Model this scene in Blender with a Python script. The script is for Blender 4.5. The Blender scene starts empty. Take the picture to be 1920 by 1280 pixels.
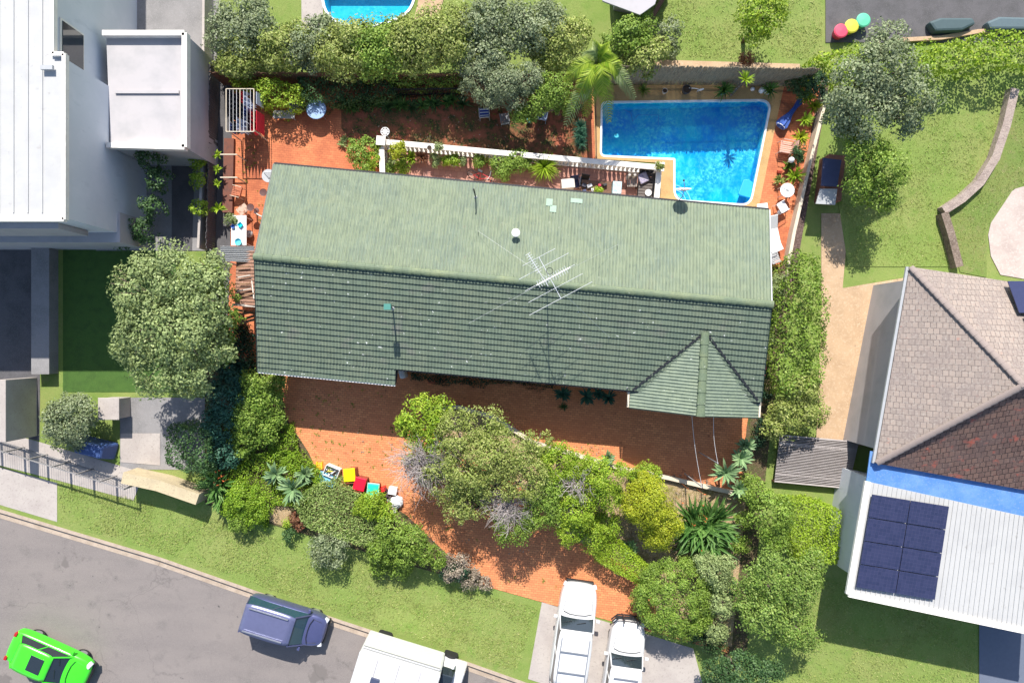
import bpy, math, random
import numpy as np
from mathutils import Vector, Matrix
from mathutils.geometry import delaunay_2d_cdt
R = math.radians
scene = bpy.context.scene
COL = scene.collection
# ------------------------------------------------------------------ camera, world, sun, exposure
CAM_H = 35.0
cd = bpy.data.cameras.new("camera"); cd.lens = 24; cd.sensor_width = 36; cd.clip_end = 500
cam = bpy.data.objects.new("camera", cd); COL.objects.link(cam)
cam.location = (0, 0, CAM_H); cam.rotation_euler = (0, 0, 0)
scene.camera = cam
SUN_EL = 45.5; SUN_AZ = -2.5            # azimuth from +Y (top of the picture), towards +X
w = bpy.data.worlds.new("World"); scene.world = w; w.use_nodes = True
nt = w.node_tree; nt.nodes.clear()
sky = nt.nodes.new('ShaderNodeTexSky'); sky.sky_type = 'NISHITA'; sky.sun_disc = False
sky.sun_elevation = R(SUN_EL); sky.sun_rotation = R(SUN_AZ)
bg = nt.nodes.new('ShaderNodeBackground'); bg.inputs['Strength'].default_value = 0.125
wo = nt.nodes.new('ShaderNodeOutputWorld')
nt.links.new(sky.outputs[0], bg.inputs[0]); nt.links.new(bg.outputs[0], wo.inputs[0])
sl = bpy.data.lights.new("sun", 'SUN'); sl.energy = 5.0; sl.angle = R(0.5); sl.color = (1, .95, .87)
sun = bpy.data.objects.new("sun", sl); COL.objects.link(sun)
sd = Vector((math.sin(R(SUN_AZ))*math.cos(R(SUN_EL)), math.cos(R(SUN_AZ))*math.cos(R(SUN_EL)), math.sin(R(SUN_EL))))
sun.rotation_euler = sd.to_track_quat('Z', 'Y').to_euler(); sun.location = sd*60
vs = scene.view_settings
vs.view_transform = 'Standard'; vs.look = 'None'; vs.exposure = 0.66; vs.gamma = 1; vs.use_curve_mapping = False
# ------------------------------------------------------------------ helpers
K = 36/24/1920
def P(px, py, z=0.0):
    f = (CAM_H-z)*K
    return Vector(((px-960)*f, (640-py)*f, z))
def s2l(c):
    return tuple((v/255/12.92 if v/255 <= .04045 else ((v/255+.055)/1.055)**2.4) for v in c)
def tag(o, label=None, cat=None, group=None, kind=None):
    if label: o['label'] = label
    if cat: o['category'] = cat
    if group: o['group'] = group
    if kind: o['kind'] = kind
    return o
def thing(name, label, cat, loc, rz=0, group=None):
    o = bpy.data.objects.new(name, None); COL.objects.link(o)
    o.empty_display_size = .2
    o.location = loc; o.rotation_euler = (0, 0, rz)
    return tag(o, label, cat, group)
def copy_tree(o, parent=None):
    c = o.copy(); COL.objects.link(c)
    c.parent = parent
    for ch in [x for x in bpy.data.objects if x.parent == o]: copy_tree(ch, c)
    return c
def link_mesh(name, me, mat, parent=None, loc=None, smooth=False):
    o = bpy.data.objects.new(name, me); COL.objects.link(o)
    if mat is not None: me.materials.append(mat)
    if parent is not None: o.parent = parent
    if loc is not None: o.location = loc
    if smooth: me.shade_smooth()
    return o
def frame(d):
    d = d.normalized()
    a = Vector((0, 0, 1)) if abs(d.z) < .9 else Vector((1, 0, 0))
    u = d.cross(a).normalized(); return u, d.cross(u).normalized()
class MB:
    def __init__(s): s.v = []; s.f = []
    def add(s, vs_, fs):
        b = len(s.v); s.v += [tuple(v) for v in vs_]; s.f += [tuple(i+b for i in f) for f in fs]; return s
    def box(s, cx, cy, cz, sx, sy, sz, rz=0, taper=1.0, tilt=None):
        vs_ = []
        for dz, t in ((-1, 1), (1, taper)):
            for dx, dy in ((-1, -1), (1, -1), (1, 1), (-1, 1)):
                vs_.append(Vector((dx*sx/2*t, dy*sy/2*t, dz*sz/2)))
        M = Matrix.Rotation(rz, 4, 'Z')
        if tilt: M = M @ Matrix.Rotation(tilt[0], 4, 'X') @ Matrix.Rotation(tilt[1], 4, 'Y')
        c = Vector((cx, cy, cz))
        return s.add([M @ v + c for v in vs_], [(3, 2, 1, 0), (4, 5, 6, 7), (0, 1, 5, 4), (1, 2, 6, 5), (2, 3, 7, 6), (3, 0, 4, 7)])
    def beam(s, a, b, wd, h):
        a = Vector(a); b = Vector(b); d = (b-a); L = d.length
        n = Vector((-d.y, d.x, 0)); n = n.normalized() if n.length > 1e-6 else Vector((1, 0, 0))
        u = d.normalized().cross(n).normalized()
        vs_ = []
        for p in (a, b):
            for i, j in ((-1, -1), (1, -1), (1, 1), (-1, 1)): vs_.append(p+n*i*wd/2+u*j*h/2)
        return s.add(vs_, [(3, 2, 1, 0), (4, 5, 6, 7), (0, 1, 5, 4), (1, 2, 6, 5), (2, 3, 7, 6), (3, 0, 4, 7)])
    def tube(s, pts, r, n=6, r2=None, closed=False):
        pts = [Vector(p) for p in pts]; m = len(pts); vs_ = []; fs = []
        for i, p in enumerate(pts):
            d = (pts[min(i+1, m-1)]-pts[max(i-1, 0)])
            if closed: d = pts[(i+1) % m]-pts[i-1]
            if d.length < 1e-9: d = Vector((0, 0, 1))
            u, v = frame(d); rr = r if r2 is None else r+(r2-r)*i/max(1, m-1)
            for k in range(n):
                a = 2*math.pi*k/n; vs_.append(p+u*math.cos(a)*rr+v*math.sin(a)*rr)
        for i in range(m if closed else m-1):
            j = (i+1) % m
            for k in range(n): fs.append((i*n+k, i*n+(k+1) % n, j*n+(k+1) % n, j*n+k))
        if not closed: fs.append(tuple(range(n-1, -1, -1))); fs.append(tuple((m-1)*n+k for k in range(n)))
        return s.add(vs_, fs)
    def lathe(s, c, prof, n=16, cap=True):
        c = Vector(c); vs_ = []; fs = []
        for r, z in prof:
            for k in range(n):
                a = 2*math.pi*k/n; vs_.append(c+Vector((math.cos(a)*r, math.sin(a)*r, z)))
        m = len(prof)
        for i in range(m-1):
            for k in range(n): fs.append((i*n+k, i*n+(k+1) % n, (i+1)*n+(k+1) % n, (i+1)*n+k))
        if cap: fs.append(tuple(range(n-1, -1, -1))); fs.append(tuple((m-1)*n+k for k in range(n)))
        return s.add(vs_, fs)
    def ball(s, c, r, n=12, sz=1, m=8):
        prof = [(max(1e-3, r*math.sin(math.pi*i/m)), -r*sz*math.cos(math.pi*i/m)) for i in range(m+1)]
        return s.lathe(c, prof, n)
    def prism(s, poly, z0, z1):
        n = len(poly); vs_ = [(p[0], p[1], z0) for p in poly]+[(p[0], p[1], z1) for p in poly]
        ar = sum(poly[i][0]*poly[(i+1) % n][1]-poly[(i+1) % n][0]*poly[i][1] for i in range(n))
        fs = [tuple(range(n-1, -1, -1)), tuple(range(n, 2*n))]+[(i, (i+1) % n, (i+1) % n+n, i+n) for i in range(n)]
        if ar < 0: fs = [tuple(reversed(f)) for f in fs]
        return s.add(vs_, fs)
    def build(s, name, mat, parent=None, origin=None, smooth=False, world=False, bevel=0):
        me = bpy.data.meshes.new(name)
        o = Vector(origin) if origin is not None else (Vector(parent.location) if (world and parent) else Vector((0, 0, 0)))
        if world and parent is not None and parent.parent is not None: o = o+Vector(parent.parent.location)
        me.from_pydata([(v[0]-o.x, v[1]-o.y, v[2]-o.z) for v in s.v], [], s.f); me.update()
        ob = link_mesh(name, me, mat, parent, origin if (origin is not None and parent is None) else None, smooth)
        if bevel:
            b = ob.modifiers.new('bevel', 'BEVEL'); b.width = bevel; b.segments = 2; b.limit_method = 'ANGLE'
        return ob
def tris2d(outer, holes=()):
    pts = []; edges = []
    for poly in [outer]+list(holes):
        b = len(pts); n = len(poly); pts += [Vector((p[0], p[1])) for p in poly]; edges += [(b+i, b+(i+1) % n) for i in range(n)]
    vo, _, fo, *_ = delaunay_2d_cdt(pts, edges, [], 0, 1e-6)
    def inside(p, poly):
        c = False; n = len(poly)
        for i in range(n):
            a, b = poly[i], poly[i-1]
            if (a[1] > p.y) != (b[1] > p.y) and p.x < (b[0]-a[0])*(p.y-a[1])/(b[1]-a[1])+a[0]: c = not c
        return c
    fs = []
    for f in fo:
        m = sum((vo[i] for i in f), Vector((0, 0)))/len(f)
        if inside(m, outer) and not any(inside(m, h) for h in holes): fs.append(tuple(f))
    return vo, fs
NSH = [0]
def sheet(name, pxpoly, z, mat, holes=(), kind='structure', raw=False, parent=None):
    if name not in ('ground', 'road'): NSH[0] += 1; z += NSH[0]*.0011
    outer = pxpoly if raw else [P(x, y, z)[:2] for x, y in pxpoly]
    hs = [h if raw else [P(x, y, z)[:2] for x, y in h] for h in holes]
    vo, fs = tris2d(outer, hs)
    m = MB(); m.add([(v.x, v.y, z) for v in vo], fs)
    o = m.build(name, mat, parent)
    # make normals face up
    for p in o.data.polygons:
        if p.normal.z < 0: p.flip()
    if kind and parent is None: o['kind'] = kind
    return o
def PP(lst, z=0.0): return [P(x, y, z)[:2] for x, y in lst]
def offset(poly, d):
    n = len(poly); out = []
    ar = sum(poly[i][0]*poly[(i+1) % n][1]-poly[(i+1) % n][0]*poly[i][1] for i in range(n)); sg = 1 if ar > 0 else -1
    for i in range(n):
        a = Vector(poly[i-1][:2]); b = Vector(poly[i][:2]); c = Vector(poly[(i+1) % n][:2])
        d1 = (b-a).normalized(); d2 = (c-b).normalized()
        n1 = Vector((d1.y, -d1.x))*sg; n2 = Vector((d2.y, -d2.x))*sg
        k = n1+n2; k = k/max(.25, k.dot(n1)*1.0) if k.length > 1e-6 else n1
        out.append(tuple(b+k*d))
    return out
def rounded(poly, radii, seg=6):
    out = []; n = len(poly)
    for i in range(n):
        r = radii[i]; b = Vector(poly[i][:2])
        if r <= 0: out.append(tuple(b)); continue
        a = Vector(poly[i-1][:2]); c = Vector(poly[(i+1) % n][:2])
        p = b+(a-b).normalized()*r; q = b+(c-b).normalized()*r
        for k in range(seg+1):
            t = k/seg; out.append(tuple((1-t)**2*p+2*t*(1-t)*b+t*t*q))
    return out
# ------------------------------------------------------------------ materials
MATS = {}
def new_mat(name):
    m = bpy.data.materials.new(name); m.use_nodes = True; MATS[name] = m
    return m, m.node_tree, m.node_tree.nodes['Principled BSDF']
def plain(name, c, rough=.6, metal=0, spec=None, emit=None, coat=0):
    """painted / plastic / metal, with a slight procedural unevenness"""
    m, t, b = new_mat(name)
    nz = t.nodes.new('ShaderNodeTexNoise'); nz.inputs['Scale'].default_value = 6; nz.inputs['Detail'].default_value = 5
    g = t.nodes.new('ShaderNodeNewGeometry'); t.links.new(g.outputs['Position'], nz.inputs['Vector'])
    mx = t.nodes.new('ShaderNodeMix'); mx.data_type = 'RGBA'
    mx.inputs[6].default_value = (*[v*.86 for v in c], 1); mx.inputs[7].default_value = (*[min(1, v*1.08) for v in c], 1)
    t.links.new(nz.outputs['Fac'], mx.inputs[0]); t.links.new(mx.outputs[2], b.inputs['Base Color'])
    b.inputs['Roughness'].default_value = rough; b.inputs['Metallic'].default_value = metal
    if spec is not None: b.inputs['Specular IOR Level'].default_value = spec
    if coat: b.inputs['Coat Weight'].default_value = coat; b.inputs['Coat Roughness'].default_value = .05
    return m
def nodes_noise(t, g, scale, detail=4, rough=.55, stretch=None):
    nz = t.nodes.new('ShaderNodeTexNoise'); nz.inputs['Scale'].default_value = scale
    nz.inputs['Detail'].default_value = detail; nz.inputs['Roughness'].default_value = rough
    if stretch:
        mp = t.nodes.new('ShaderNodeMapping'); mp.inputs['Scale'].default_value = stretch
        t.links.new(g, mp.inputs['Vector']); t.links.new(mp.outputs[0], nz.inputs['Vector'])
    else: t.links.new(g, nz.inputs['Vector'])
    return nz.outputs['Fac']
def ramp(t, fac, stops):
    r = t.nodes.new('ShaderNodeValToRGB'); e = r.color_ramp.elements
    while len(e) < len(stops): e.new(.5)
    for el, (p, c) in zip(e, stops):
        el.position = p; el.color = (*c, 1) if len(c) == 3 else c
    t.links.new(fac, r.inputs[0]); return r.outputs['Color']
def mixc(t, fac, a, b, mode='MIX'):
    mx = t.nodes.new('ShaderNodeMix'); mx.data_type = 'RGBA'; mx.blend_type = mode
    for s, v in ((0, fac), (6, a), (7, b)):
        if isinstance(v, (int, float)): mx.inputs[s].default_value = v
        elif isinstance(v, tuple): mx.inputs[s].default_value = (*v, 1)
        else: t.links.new(v, mx.inputs[s])
    return mx.outputs[2]
BW = lambda lo, hi: [(lo, (0, 0, 0)), (hi, (1, 1, 1))]
def layered(name, base, layers, rough=.9, bump=None, spec=.3):
    """layers: (noise scale, lo, hi, colour[, stretch]) laid one over the other; world position drives them"""
    m, t, b = new_mat(name)
    g = t.nodes.new('ShaderNodeNewGeometry').outputs['Position']
    c = base
    for L in layers:
        f = nodes_noise(t, g, L[0], 5, .6, L[4] if len(L) > 4 else None)
        f = ramp(t, f, BW(L[1], L[2])); c = mixc(t, f, c, L[3])
    t.links.new(c, b.inputs['Base Color']) if not isinstance(c, tuple) else None
    b.inputs['Roughness'].default_value = rough; b.inputs['Specular IOR Level'].default_value = spec
    if bump:
        bn = t.nodes.new('ShaderNodeBump'); bn.inputs['Strength'].default_value = bump[1]; bn.inputs['Distance'].default_value = bump[2] if len(bump) > 2 else .05
        t.links.new(nodes_noise(t, g, bump[0], 6, .7), bn.inputs['Height']); t.links.new(bn.outputs[0], b.inputs['Normal'])
    return m
def bricks(name, c1, c2, mortar, bw=.23, bh=.115, rot=0, stain=None, stains=(), ms=.006, rough=.85):
    m, t, b = new_mat(name)
    g = t.nodes.new('ShaderNodeNewGeometry').outputs['Position']
    mp = t.nodes.new('ShaderNodeMapping'); mp.inputs['Rotation'].default_value = (0, 0, rot); t.links.new(g, mp.inputs['Vector'])
    br = t.nodes.new('ShaderNodeTexBrick'); br.inputs['Scale'].default_value = 1
    br.inputs['Brick Width'].default_value = bw; br.inputs['Row Height'].default_value = bh; br.inputs['Mortar Size'].default_value = ms
    br.inputs['Mortar Smooth'].default_value = .3
    br.inputs['Color1'].default_value = (*c1, 1); br.inputs['Color2'].default_value = (*c2, 1); br.inputs['Mortar'].default_value = (*mortar, 1)
    t.links.new(mp.outputs[0], br.inputs['Vector'])
    c = br.outputs['Color']
    for sc, lo, hi, col in stains:
        f = ramp(t, nodes_noise(t, g, sc, 5, .65), BW(lo, hi)); c = mixc(t, f, c, col)
    t.links.new(c, b.inputs['Base Color']); b.inputs['Roughness'].default_value = rough; b.inputs['Specular IOR Level'].default_value = .25
    bn = t.nodes.new('ShaderNodeBump'); bn.inputs['Strength'].default_value = .5; bn.inputs['Distance'].default_value = .01; bn.invert = True
    t.links.new(br.outputs['Fac'], bn.inputs['Height']); t.links.new(bn.outputs[0], b.inputs['Normal'])
    return m
def leafmat(name, a, b_, c, trans=.25, rough=.55):
    """leaf colour varies leaf by leaf and in broad patches; thin leaves let some light through"""
    m, t, b = new_mat(name)
    g = t.nodes.new('ShaderNodeNewGeometry')
    ri = g.outputs['Random Per Island']
    col = ramp(t, ri, [(0, a), (.55, b_), (1, c)])
    f = ramp(t, nodes_noise(t, g.outputs['Position'], 1.1, 3), BW(.38, .66))
    col = mixc(t, f, col, tuple(v*.6 for v in b_))
    col2 = mixc(t, .35, col, ramp(t, ri, [(0, a), (1, c)]))
    t.links.new(col2, b.inputs['Base Color']); b.inputs['Roughness'].default_value = rough; b.inputs['Specular IOR Level'].default_value = .35
    tr = t.nodes.new('ShaderNodeBsdfTranslucent'); t.links.new(col2, tr.inputs['Color'])
    ms = t.nodes.new('ShaderNodeMixShader'); ms.inputs[0].default_value = trans
    t.links.new(b.outputs[0], ms.inputs[1]); t.links.new(tr.outputs[0], ms.inputs[2])
    t.links.new(ms.outputs[0], t.nodes['Material Output'].inputs[0])
    return m
# foliage colours
LF = {
 'bright': leafmat('leaf_bright', (.14, .28, .012), (.28, .43, .025), (.45, .54, .06)),
 'yellow': leafmat('leaf_yellow', (0.231, 0.315, 0.013), (0.378, 0.441, 0.021), (0.525, 0.525, 0.042)),
 'mid': leafmat('leaf_mid', (.11, .21, .022), (.21, .34, .038), (.35, .46, .09)),
 'dark': leafmat('leaf_dark', (0.027, 0.074, 0.024), (0.061, 0.135, 0.041), (0.121, 0.216, 0.068)),
 'deep': leafmat('leaf_deep', (0.011, 0.040, 0.021), (0.023, 0.069, 0.034), (0.057, 0.127, 0.057)),
 'olive': leafmat('leaf_olive', (.18, .25, .04), (.30, .38, .07), (.48, .49, .18)),
 'treelight': leafmat('leaf_treelight', (.11, .21, .03), (.20, .33, .05), (.34, .42, .11)),
 'limecover': leafmat('leaf_limecover', (.12, .26, .01), (.24, .40, .02), (.34, .46, .05)),
 'grey': leafmat('leaf_grey', (.13, .18, .08), (.24, .30, .14), (.40, .44, .27)),
 'pale': leafmat('leaf_pale', (0.168, 0.240, 0.084), (0.288, 0.372, 0.132), (0.432, 0.504, 0.216)),
 'hedge': leafmat('leaf_hedge', (.11, .21, .035), (.24, .36, .06), (.52, .58, .24)),
 'lime': leafmat('leaf_lime', (0.220, 0.374, 0.011), (0.308, 0.462, 0.022), (0.418, 0.528, 0.066)),
 'agave': leafmat('leaf_agave', (0.132, 0.242, 0.099), (0.220, 0.352, 0.154), (0.330, 0.462, 0.220), .1),
 'strap': leafmat('leaf_strap', (0.045, 0.135, 0.022), (0.105, 0.240, 0.045), (0.210, 0.360, 0.090)),
 'red': leafmat('leaf_red', (.16, .05, .03), (.26, .10, .05), (.35, .2, .1)),
 'dry': leafmat('leaf_dry', (.25, .2, .15), (.36, .3, .22), (.5, .42, .33)),
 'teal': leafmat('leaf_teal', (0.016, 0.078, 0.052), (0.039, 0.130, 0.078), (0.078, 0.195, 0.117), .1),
}
BARK = layered('bark', (.16, .12, .09), [(30, .4, .7, (.07, .05, .04)), (6, .5, .7, (.28, .24, .2))], bump=(40, .6))
TWIG = layered('dead_twig', (.36, .32, .31), [(12, .4, .7, (.22, .19, .18))])
# ------------------------------------------------------------------ foliage
def np_mesh(name, V, F):
    me = bpy.data.meshes.new(name)
    me.vertices.add(len(V)); me.vertices.foreach_set('co', V.astype(np.float32).ravel())
    k = F.shape[1]; me.loops.add(F.size); me.loops.foreach_set('vertex_index', F.astype(np.int32).ravel())
    me.polygons.add(len(F)); me.polygons.foreach_set('loop_start', np.arange(0, F.size, k, dtype=np.int32))
    me.polygons.foreach_set('loop_total', np.full(len(F), k, dtype=np.int32))
    me.update(calc_edges=True); me.validate(); me.shade_flat(); return me
def unit(a): return a/np.maximum(1e-9, np.linalg.norm(a, axis=1, keepdims=True))
def leaf_quads(C, N, L, rng, aspect=.62):
    n = len(C); T = unit(np.cross(N, unit(rng.normal(size=(n, 3))))); B = unit(np.cross(N, T))
    l = (L*rng.uniform(.7, 1.3, n)/2)[:, None]; V = np.empty((n, 4, 3))
    V[:, 0] = C-T*l; V[:, 1] = C+B*l*aspect; V[:, 2] = C+T*l; V[:, 3] = C-B*l*aspect
    return V.reshape(-1, 3), np.arange(4*n).reshape(-1, 4)
def dirs(rng, n, zmin=-1):
    d = unit(rng.normal(size=(int(n*3)+30, 3))); d = d[d[:, 2] > zmin]; return d[:n] if len(d) >= n else d
def cloud(lobes, leaf, dens, rng, sub=.36, rough=.25, fill=.18):
    """leaf positions and normals over lumpy lobes; lobes are (x,y,z,rx,ry,rz)"""
    Cs = []; Ns = []
    for x, y, z, rx, ry, rz in lobes:
        r = (rx+ry)/2; c = np.array((x, y, z)); S = np.array((rx, ry, rz))
        sr = min(.6, max(.15, sub*r)); area = 2.6*math.pi*rx*ry
        ns = int(max(7, 1.5*area/(math.pi*sr*sr)))
        D = dirs(rng, ns, -.35); ns = len(D)
        sc = c+D*S*(1-.5*sr/max(r, .1)+rng.uniform(-rough, rough*.6, (ns, 1))*.8)
        srr = sr*rng.uniform(.6, 1.25, ns)
        n = int(dens*area/(leaf*leaf)*2.4)
        k = rng.integers(0, ns, n); d2 = unit(rng.normal(size=(n, 3))); d2[:, 2] = np.abs(d2[:, 2])*.9-.1*(rng.random(n) < .3)
        p = sc[k]+d2*(srr[k]*rng.uniform(.55, 1.05, n))[:, None]
        Cs.append(p); Ns.append(unit(d2*.7+unit(p-c)*.35+rng.normal(size=(n, 3))*.45+np.array((0, 0, .25))))
        nf = int(n*fill)
        if nf:   # leaves deeper inside, seen between the clumps
            a = rng.uniform(0, 2*math.pi, nf); rr = np.sqrt(rng.random(nf))*.92; hh = np.sqrt(np.maximum(0, 1-rr*rr))*rng.uniform(.45, .92, nf)
            p = np.column_stack([x+np.cos(a)*rr*rx, y+np.sin(a)*rr*ry, z+hh*rz]); Cs.append(p); Ns.append(unit(unit(p-c)+rng.normal(size=(nf, 3))*.5))
    return np.concatenate(Cs), np.concatenate(Ns)
SEED = [100]
def rngn():
    SEED[0] += 1; return np.random.default_rng(SEED[0])
def lob(px, py, z, r, rz=None, ry=None):
    p = P(px, py, z); return (p.x, p.y, p.z, r, ry or r, rz or r*.8)
def limbs(m, base, lobes, rng, r=.12):
    top = base+Vector((0, 0, max(.3, min(l[2] for l in lobes)*.55)))
    m.tube([base, base+(top-base)*.5+Vector((rng.uniform(-.06, .06), rng.uniform(-.06, .06), 0)), top], r, 7, r*.75)
    for l in lobes:
        e = Vector(l[:3]); mid = top.lerp(e, .5)+Vector((rng.uniform(-.2, .2), rng.uniform(-.2, .2), .1))
        m.tube([top, mid, e], r*.6, 5, r*.2)
        for q in range(4):
            a = rng.uniform(0, 6.28); t = e+Vector((math.cos(a)*l[3]*.75, math.sin(a)*l[4]*.75, l[5]*.4))
            m.tube([mid.lerp(e, .6), e.lerp(t, .55)+Vector((0, 0, .05)), t], r*.28, 4, r*.06)
def tree(name, label, cat, lobes, mat='mid', leaf=.13, dens=1.5, group=None, tr=.12, sub=.36, base=None, fill=.18):
    rng = rngn(); c = np.mean([l[:3] for l in lobes], axis=0)
    b = Vector((c[0], c[1], 0)) if base is None else P(*base)
    t = thing(name, label, cat, b, 0, group)
    m = MB(); limbs(m, b, lobes, rng, tr); m.build('trunk', BARK, t, world=True, smooth=True)
    leaf *= .88; C, N = cloud(lobes, leaf, dens, rng, sub, .25, fill)
    V, F = leaf_quads(C-np.array(b), N, leaf, rng)
    link_mesh('crown', np_mesh('crown', V, F), LF[mat] if isinstance(mat, str) else mat, t)
    return t
def shrub(name, label, cat, lobes, mat='mid', leaf=.1, dens=1.6, group=None, sub=.4, rough=.25):
    """a bush whose stems are hidden: one mesh of leaves down to the ground"""
    rng = rngn(); c = np.mean([l[:3] for l in lobes], axis=0); b = Vector((c[0], c[1], 0))
    C, N = cloud(lobes, leaf, dens, rng, sub, rough)
    C[:, 2] = np.maximum(C[:, 2], .02)
    V, F = leaf_quads(C-np.array(b), N, leaf, rng)
    o = link_mesh(name, np_mesh(name, V, F), LF[mat], None, b); return tag(o, label, cat, group)
def poly_cloud(poly, z0, z1, leaf, dens, rng, bump=.12, bs=2.0):
    """clipped hedge: leaves over the top and the sides of a polygon prism with an uneven surface"""
    xs = [p[0] for p in poly]; ys = [p[1] for p in poly]; n = len(poly)
    ar = abs(sum(poly[i][0]*poly[(i+1) % n][1]-poly[(i+1) % n][0]*poly[i][1] for i in range(n)))/2
    N0 = int(dens*ar/(leaf*leaf)*3.2); Q = []
    while sum(len(q) for q in Q) < N0:
        q = np.stack([rng.uniform(min(xs), max(xs), N0*2), rng.uniform(min(ys), max(ys), N0*2)], 1)
        ins = np.zeros(len(q), bool)
        for i in range(n):
            a, b = poly[i], poly[i-1]
            if a[1] == b[1]: continue
            cnd = ((a[1] > q[:, 1]) != (b[1] > q[:, 1])) & (q[:, 0] < (b[0]-a[0])*(q[:, 1]-a[1])/(b[1]-a[1])+a[0]); ins ^= cnd
        Q.append(q[ins])
    q = np.concatenate(Q)[:N0]
    def wob(p): return (np.sin(p[:, 0]*bs*2.1+1)*np.sin(p[:, 1]*bs*1.7+2)+.6*np.sin(p[:, 0]*bs*4.3)*np.sin(p[:, 1]*bs*5.1+.5))*bump
    C = [np.column_stack([q, z1+wob(q)+rng.uniform(-.12, .05, len(q))])]; N = [unit(rng.normal(size=(len(q), 3))*.55+np.array((0, 0, .8)))]
    for i in range(n):
        a = np.array(poly[i][:2]); b = np.array(poly[(i+1) % n][:2]); L = np.linalg.norm(b-a)
        k = int(dens*L*(z1-z0)/(leaf*leaf)*2)
        if k < 1: continue
        t = rng.random((k, 1)); q2 = a+(b-a)*t; nn = np.array(((b-a)[1], -(b-a)[0]))/max(L, 1e-6)
        ctr = np.mean(np.array([p[:2] for p in poly]), axis=0)
        if np.dot(nn, (a+b)/2-ctr) < 0: nn = -nn
        zz = rng.uniform(z0, z1, k); q3 = q2+nn*(rng.uniform(-.12, .06, (k, 1))+wob(np.column_stack([zz, q2.sum(1)]))[:, None])
        C.append(np.column_stack([q3, zz])); N.append(unit(rng.normal(size=(k, 3))*.55+np.array((nn[0], nn[1], .2))))
    return np.concatenate(C), np.concatenate(N)
def hedge(name, label, cat, pxpoly, z0, z1, mat='mid', leaf=.09, dens=1.5, group=None, bump=.1, bs=2.0):
    rng = rngn(); poly = PP(pxpoly, z1); cx = sum(p[0] for p in poly)/len(poly); cy = sum(p[1] for p in poly)/len(poly); b = Vector((cx, cy, 0))
    C, N = poly_cloud(poly, z0, z1, leaf, dens, rng, bump, bs)
    V, F = leaf_quads(C-np.array(b), N, leaf, rng)
    o = link_mesh(name, np_mesh(name, V, F), LF[mat], None, b); return tag(o, label, cat, group)
def blades(m, c, n, L, wd, rng, elev=(.1, 1.2), droop=.8, fold=.25, seg=4):
    """strap leaves arching out of one point"""
    c = Vector(c)
    for i in range(n):
        a = rng.uniform(0, 2*math.pi); e = rng.uniform(*elev); l = L*rng.uniform(.7, 1.1)
        h = Vector((math.cos(a), math.sin(a), 0)); s = Vector((-h.y, h.x, 0)); p = c.copy(); vs_ = []; fs = []
        for k in range(seg+1):
            t = k/seg; ww = wd*math.sin(math.pi*(.12+.86*t))**.8*.5 if k < seg else .002
            vs_ += [p+s*ww+Vector((0, 0, ww*fold*2)), p, p-s*ww+Vector((0, 0, ww*fold*2))]
            ee = e-droop*t*t*1.3; p = p+(h*math.cos(ee)+Vector((0, 0, math.sin(ee))))*l/seg
        for k in range(seg):
            b = k*3; fs += [(b, b+1, b+4, b+3), (b+1, b+2, b+5, b+4)]
        m.add(vs_, fs)
def rosette(name, label, cat, px, py, r, mat='agave', n=34, wd=.1, z=.3, elev=(.15, 1.3), droop=.5, group=None, heads=None, pot=None, trunk=False):
    rng = rngn(); b = P(px, py, z); b = Vector((b.x, b.y, 0)); m = MB()
    for hx, hy, hz, hr in (heads or [(0, 0, z, 1)]): blades(m, (b.x+hx, b.y+hy, hz), n, r*hr, wd, rng, elev, droop)
    if trunk:
        t = thing(name, label, cat, b, 0, group); m.build('foliage', LF[mat], t, world=True)
        s = MB(); s.tube([b, (b.x, b.y, z)], .07, 7, .06); s.build('stem', BARK, t, world=True); return t
    o = m.build(name, LF[mat], origin=b); return tag(o, label, cat, group)
def twigs(m, c, r, n, rng, up=.4, thick=.012):
    c = Vector(c)
    for i in range(n):
        d = Vector((rng.normal(), rng.normal(), abs(rng.normal())*up)).normalized()
        p = c+Vector((rng.normal(), rng.normal(), rng.normal()*.3))*r*.25; pts = [p]
        for k in range(4):
            d = (d+Vector((rng.normal(), rng.normal(), rng.normal()*.5))*.35).normalized(); p = p+d*r*rng.uniform(.15, .3); pts.append(p)
            if k > 0 and rng.random() < .7:
                e = (d+Vector((rng.normal(), rng.normal(), rng.normal()*.4))*.8).normalized(); m.tube([p, p+e*r*.15, p+e*r*.3+Vector((0, 0, .02))], thick*.5, 3, thick*.2)
        m.tube(pts, thick, 3, thick*.3)
# ------------------------------------------------------------------ surface materials
BR = dict(rot=R(5.4), ms=.0065)
M_BRICK = bricks('red_brick_paving', (.62, .215, .095), (.52, .17, .078), (.30, .11, .055), stains=[(.5, .42, .7, (.30, .085, .045)), (3.5, .62, .75, (.26, .09, .04)), (14, .66, .75, (.12, .12, .03))], **BR)
M_DRIVE = bricks('drive_brick_paving', (.70, .285, .12), (.53, .20, .088), (.15, .065, .04), stains=[(.6, .4, .75, (.52, .19, .085)), (2.2, .62, .74, (.20, .07, .04)), (9, .68, .78, (.09, .13, .02))], **BR)
M_PINK = bricks('pink_terrace_tiles', (.46, .24, .18), (.38, .18, .14), (.2, .1, .08), .3, .3, R(5.4), stains=[(1.2, .5, .7, (.36, .2, .17))])
M_SANDP = layered('sandy_pool_paving', (.46, .29, .12), [(2, .45, .7, (.36, .22, .09)), (25, .45, .7, (.52, .36, .18)), (1, .6, .8, (.25, .17, .09))], .8, (60, .3, .01))
M_DIRT = layered('red_soil', (.36, .11, .06), [(.7, .40, .56, (.12, .075, .03)), (2.2, .46, .60, (.045, .065, .02)), (16, .5, .62, (.25, .09, .05)), (30, .64, .74, (.42, .25, .17))], .95, (30, .8, .04))
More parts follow.
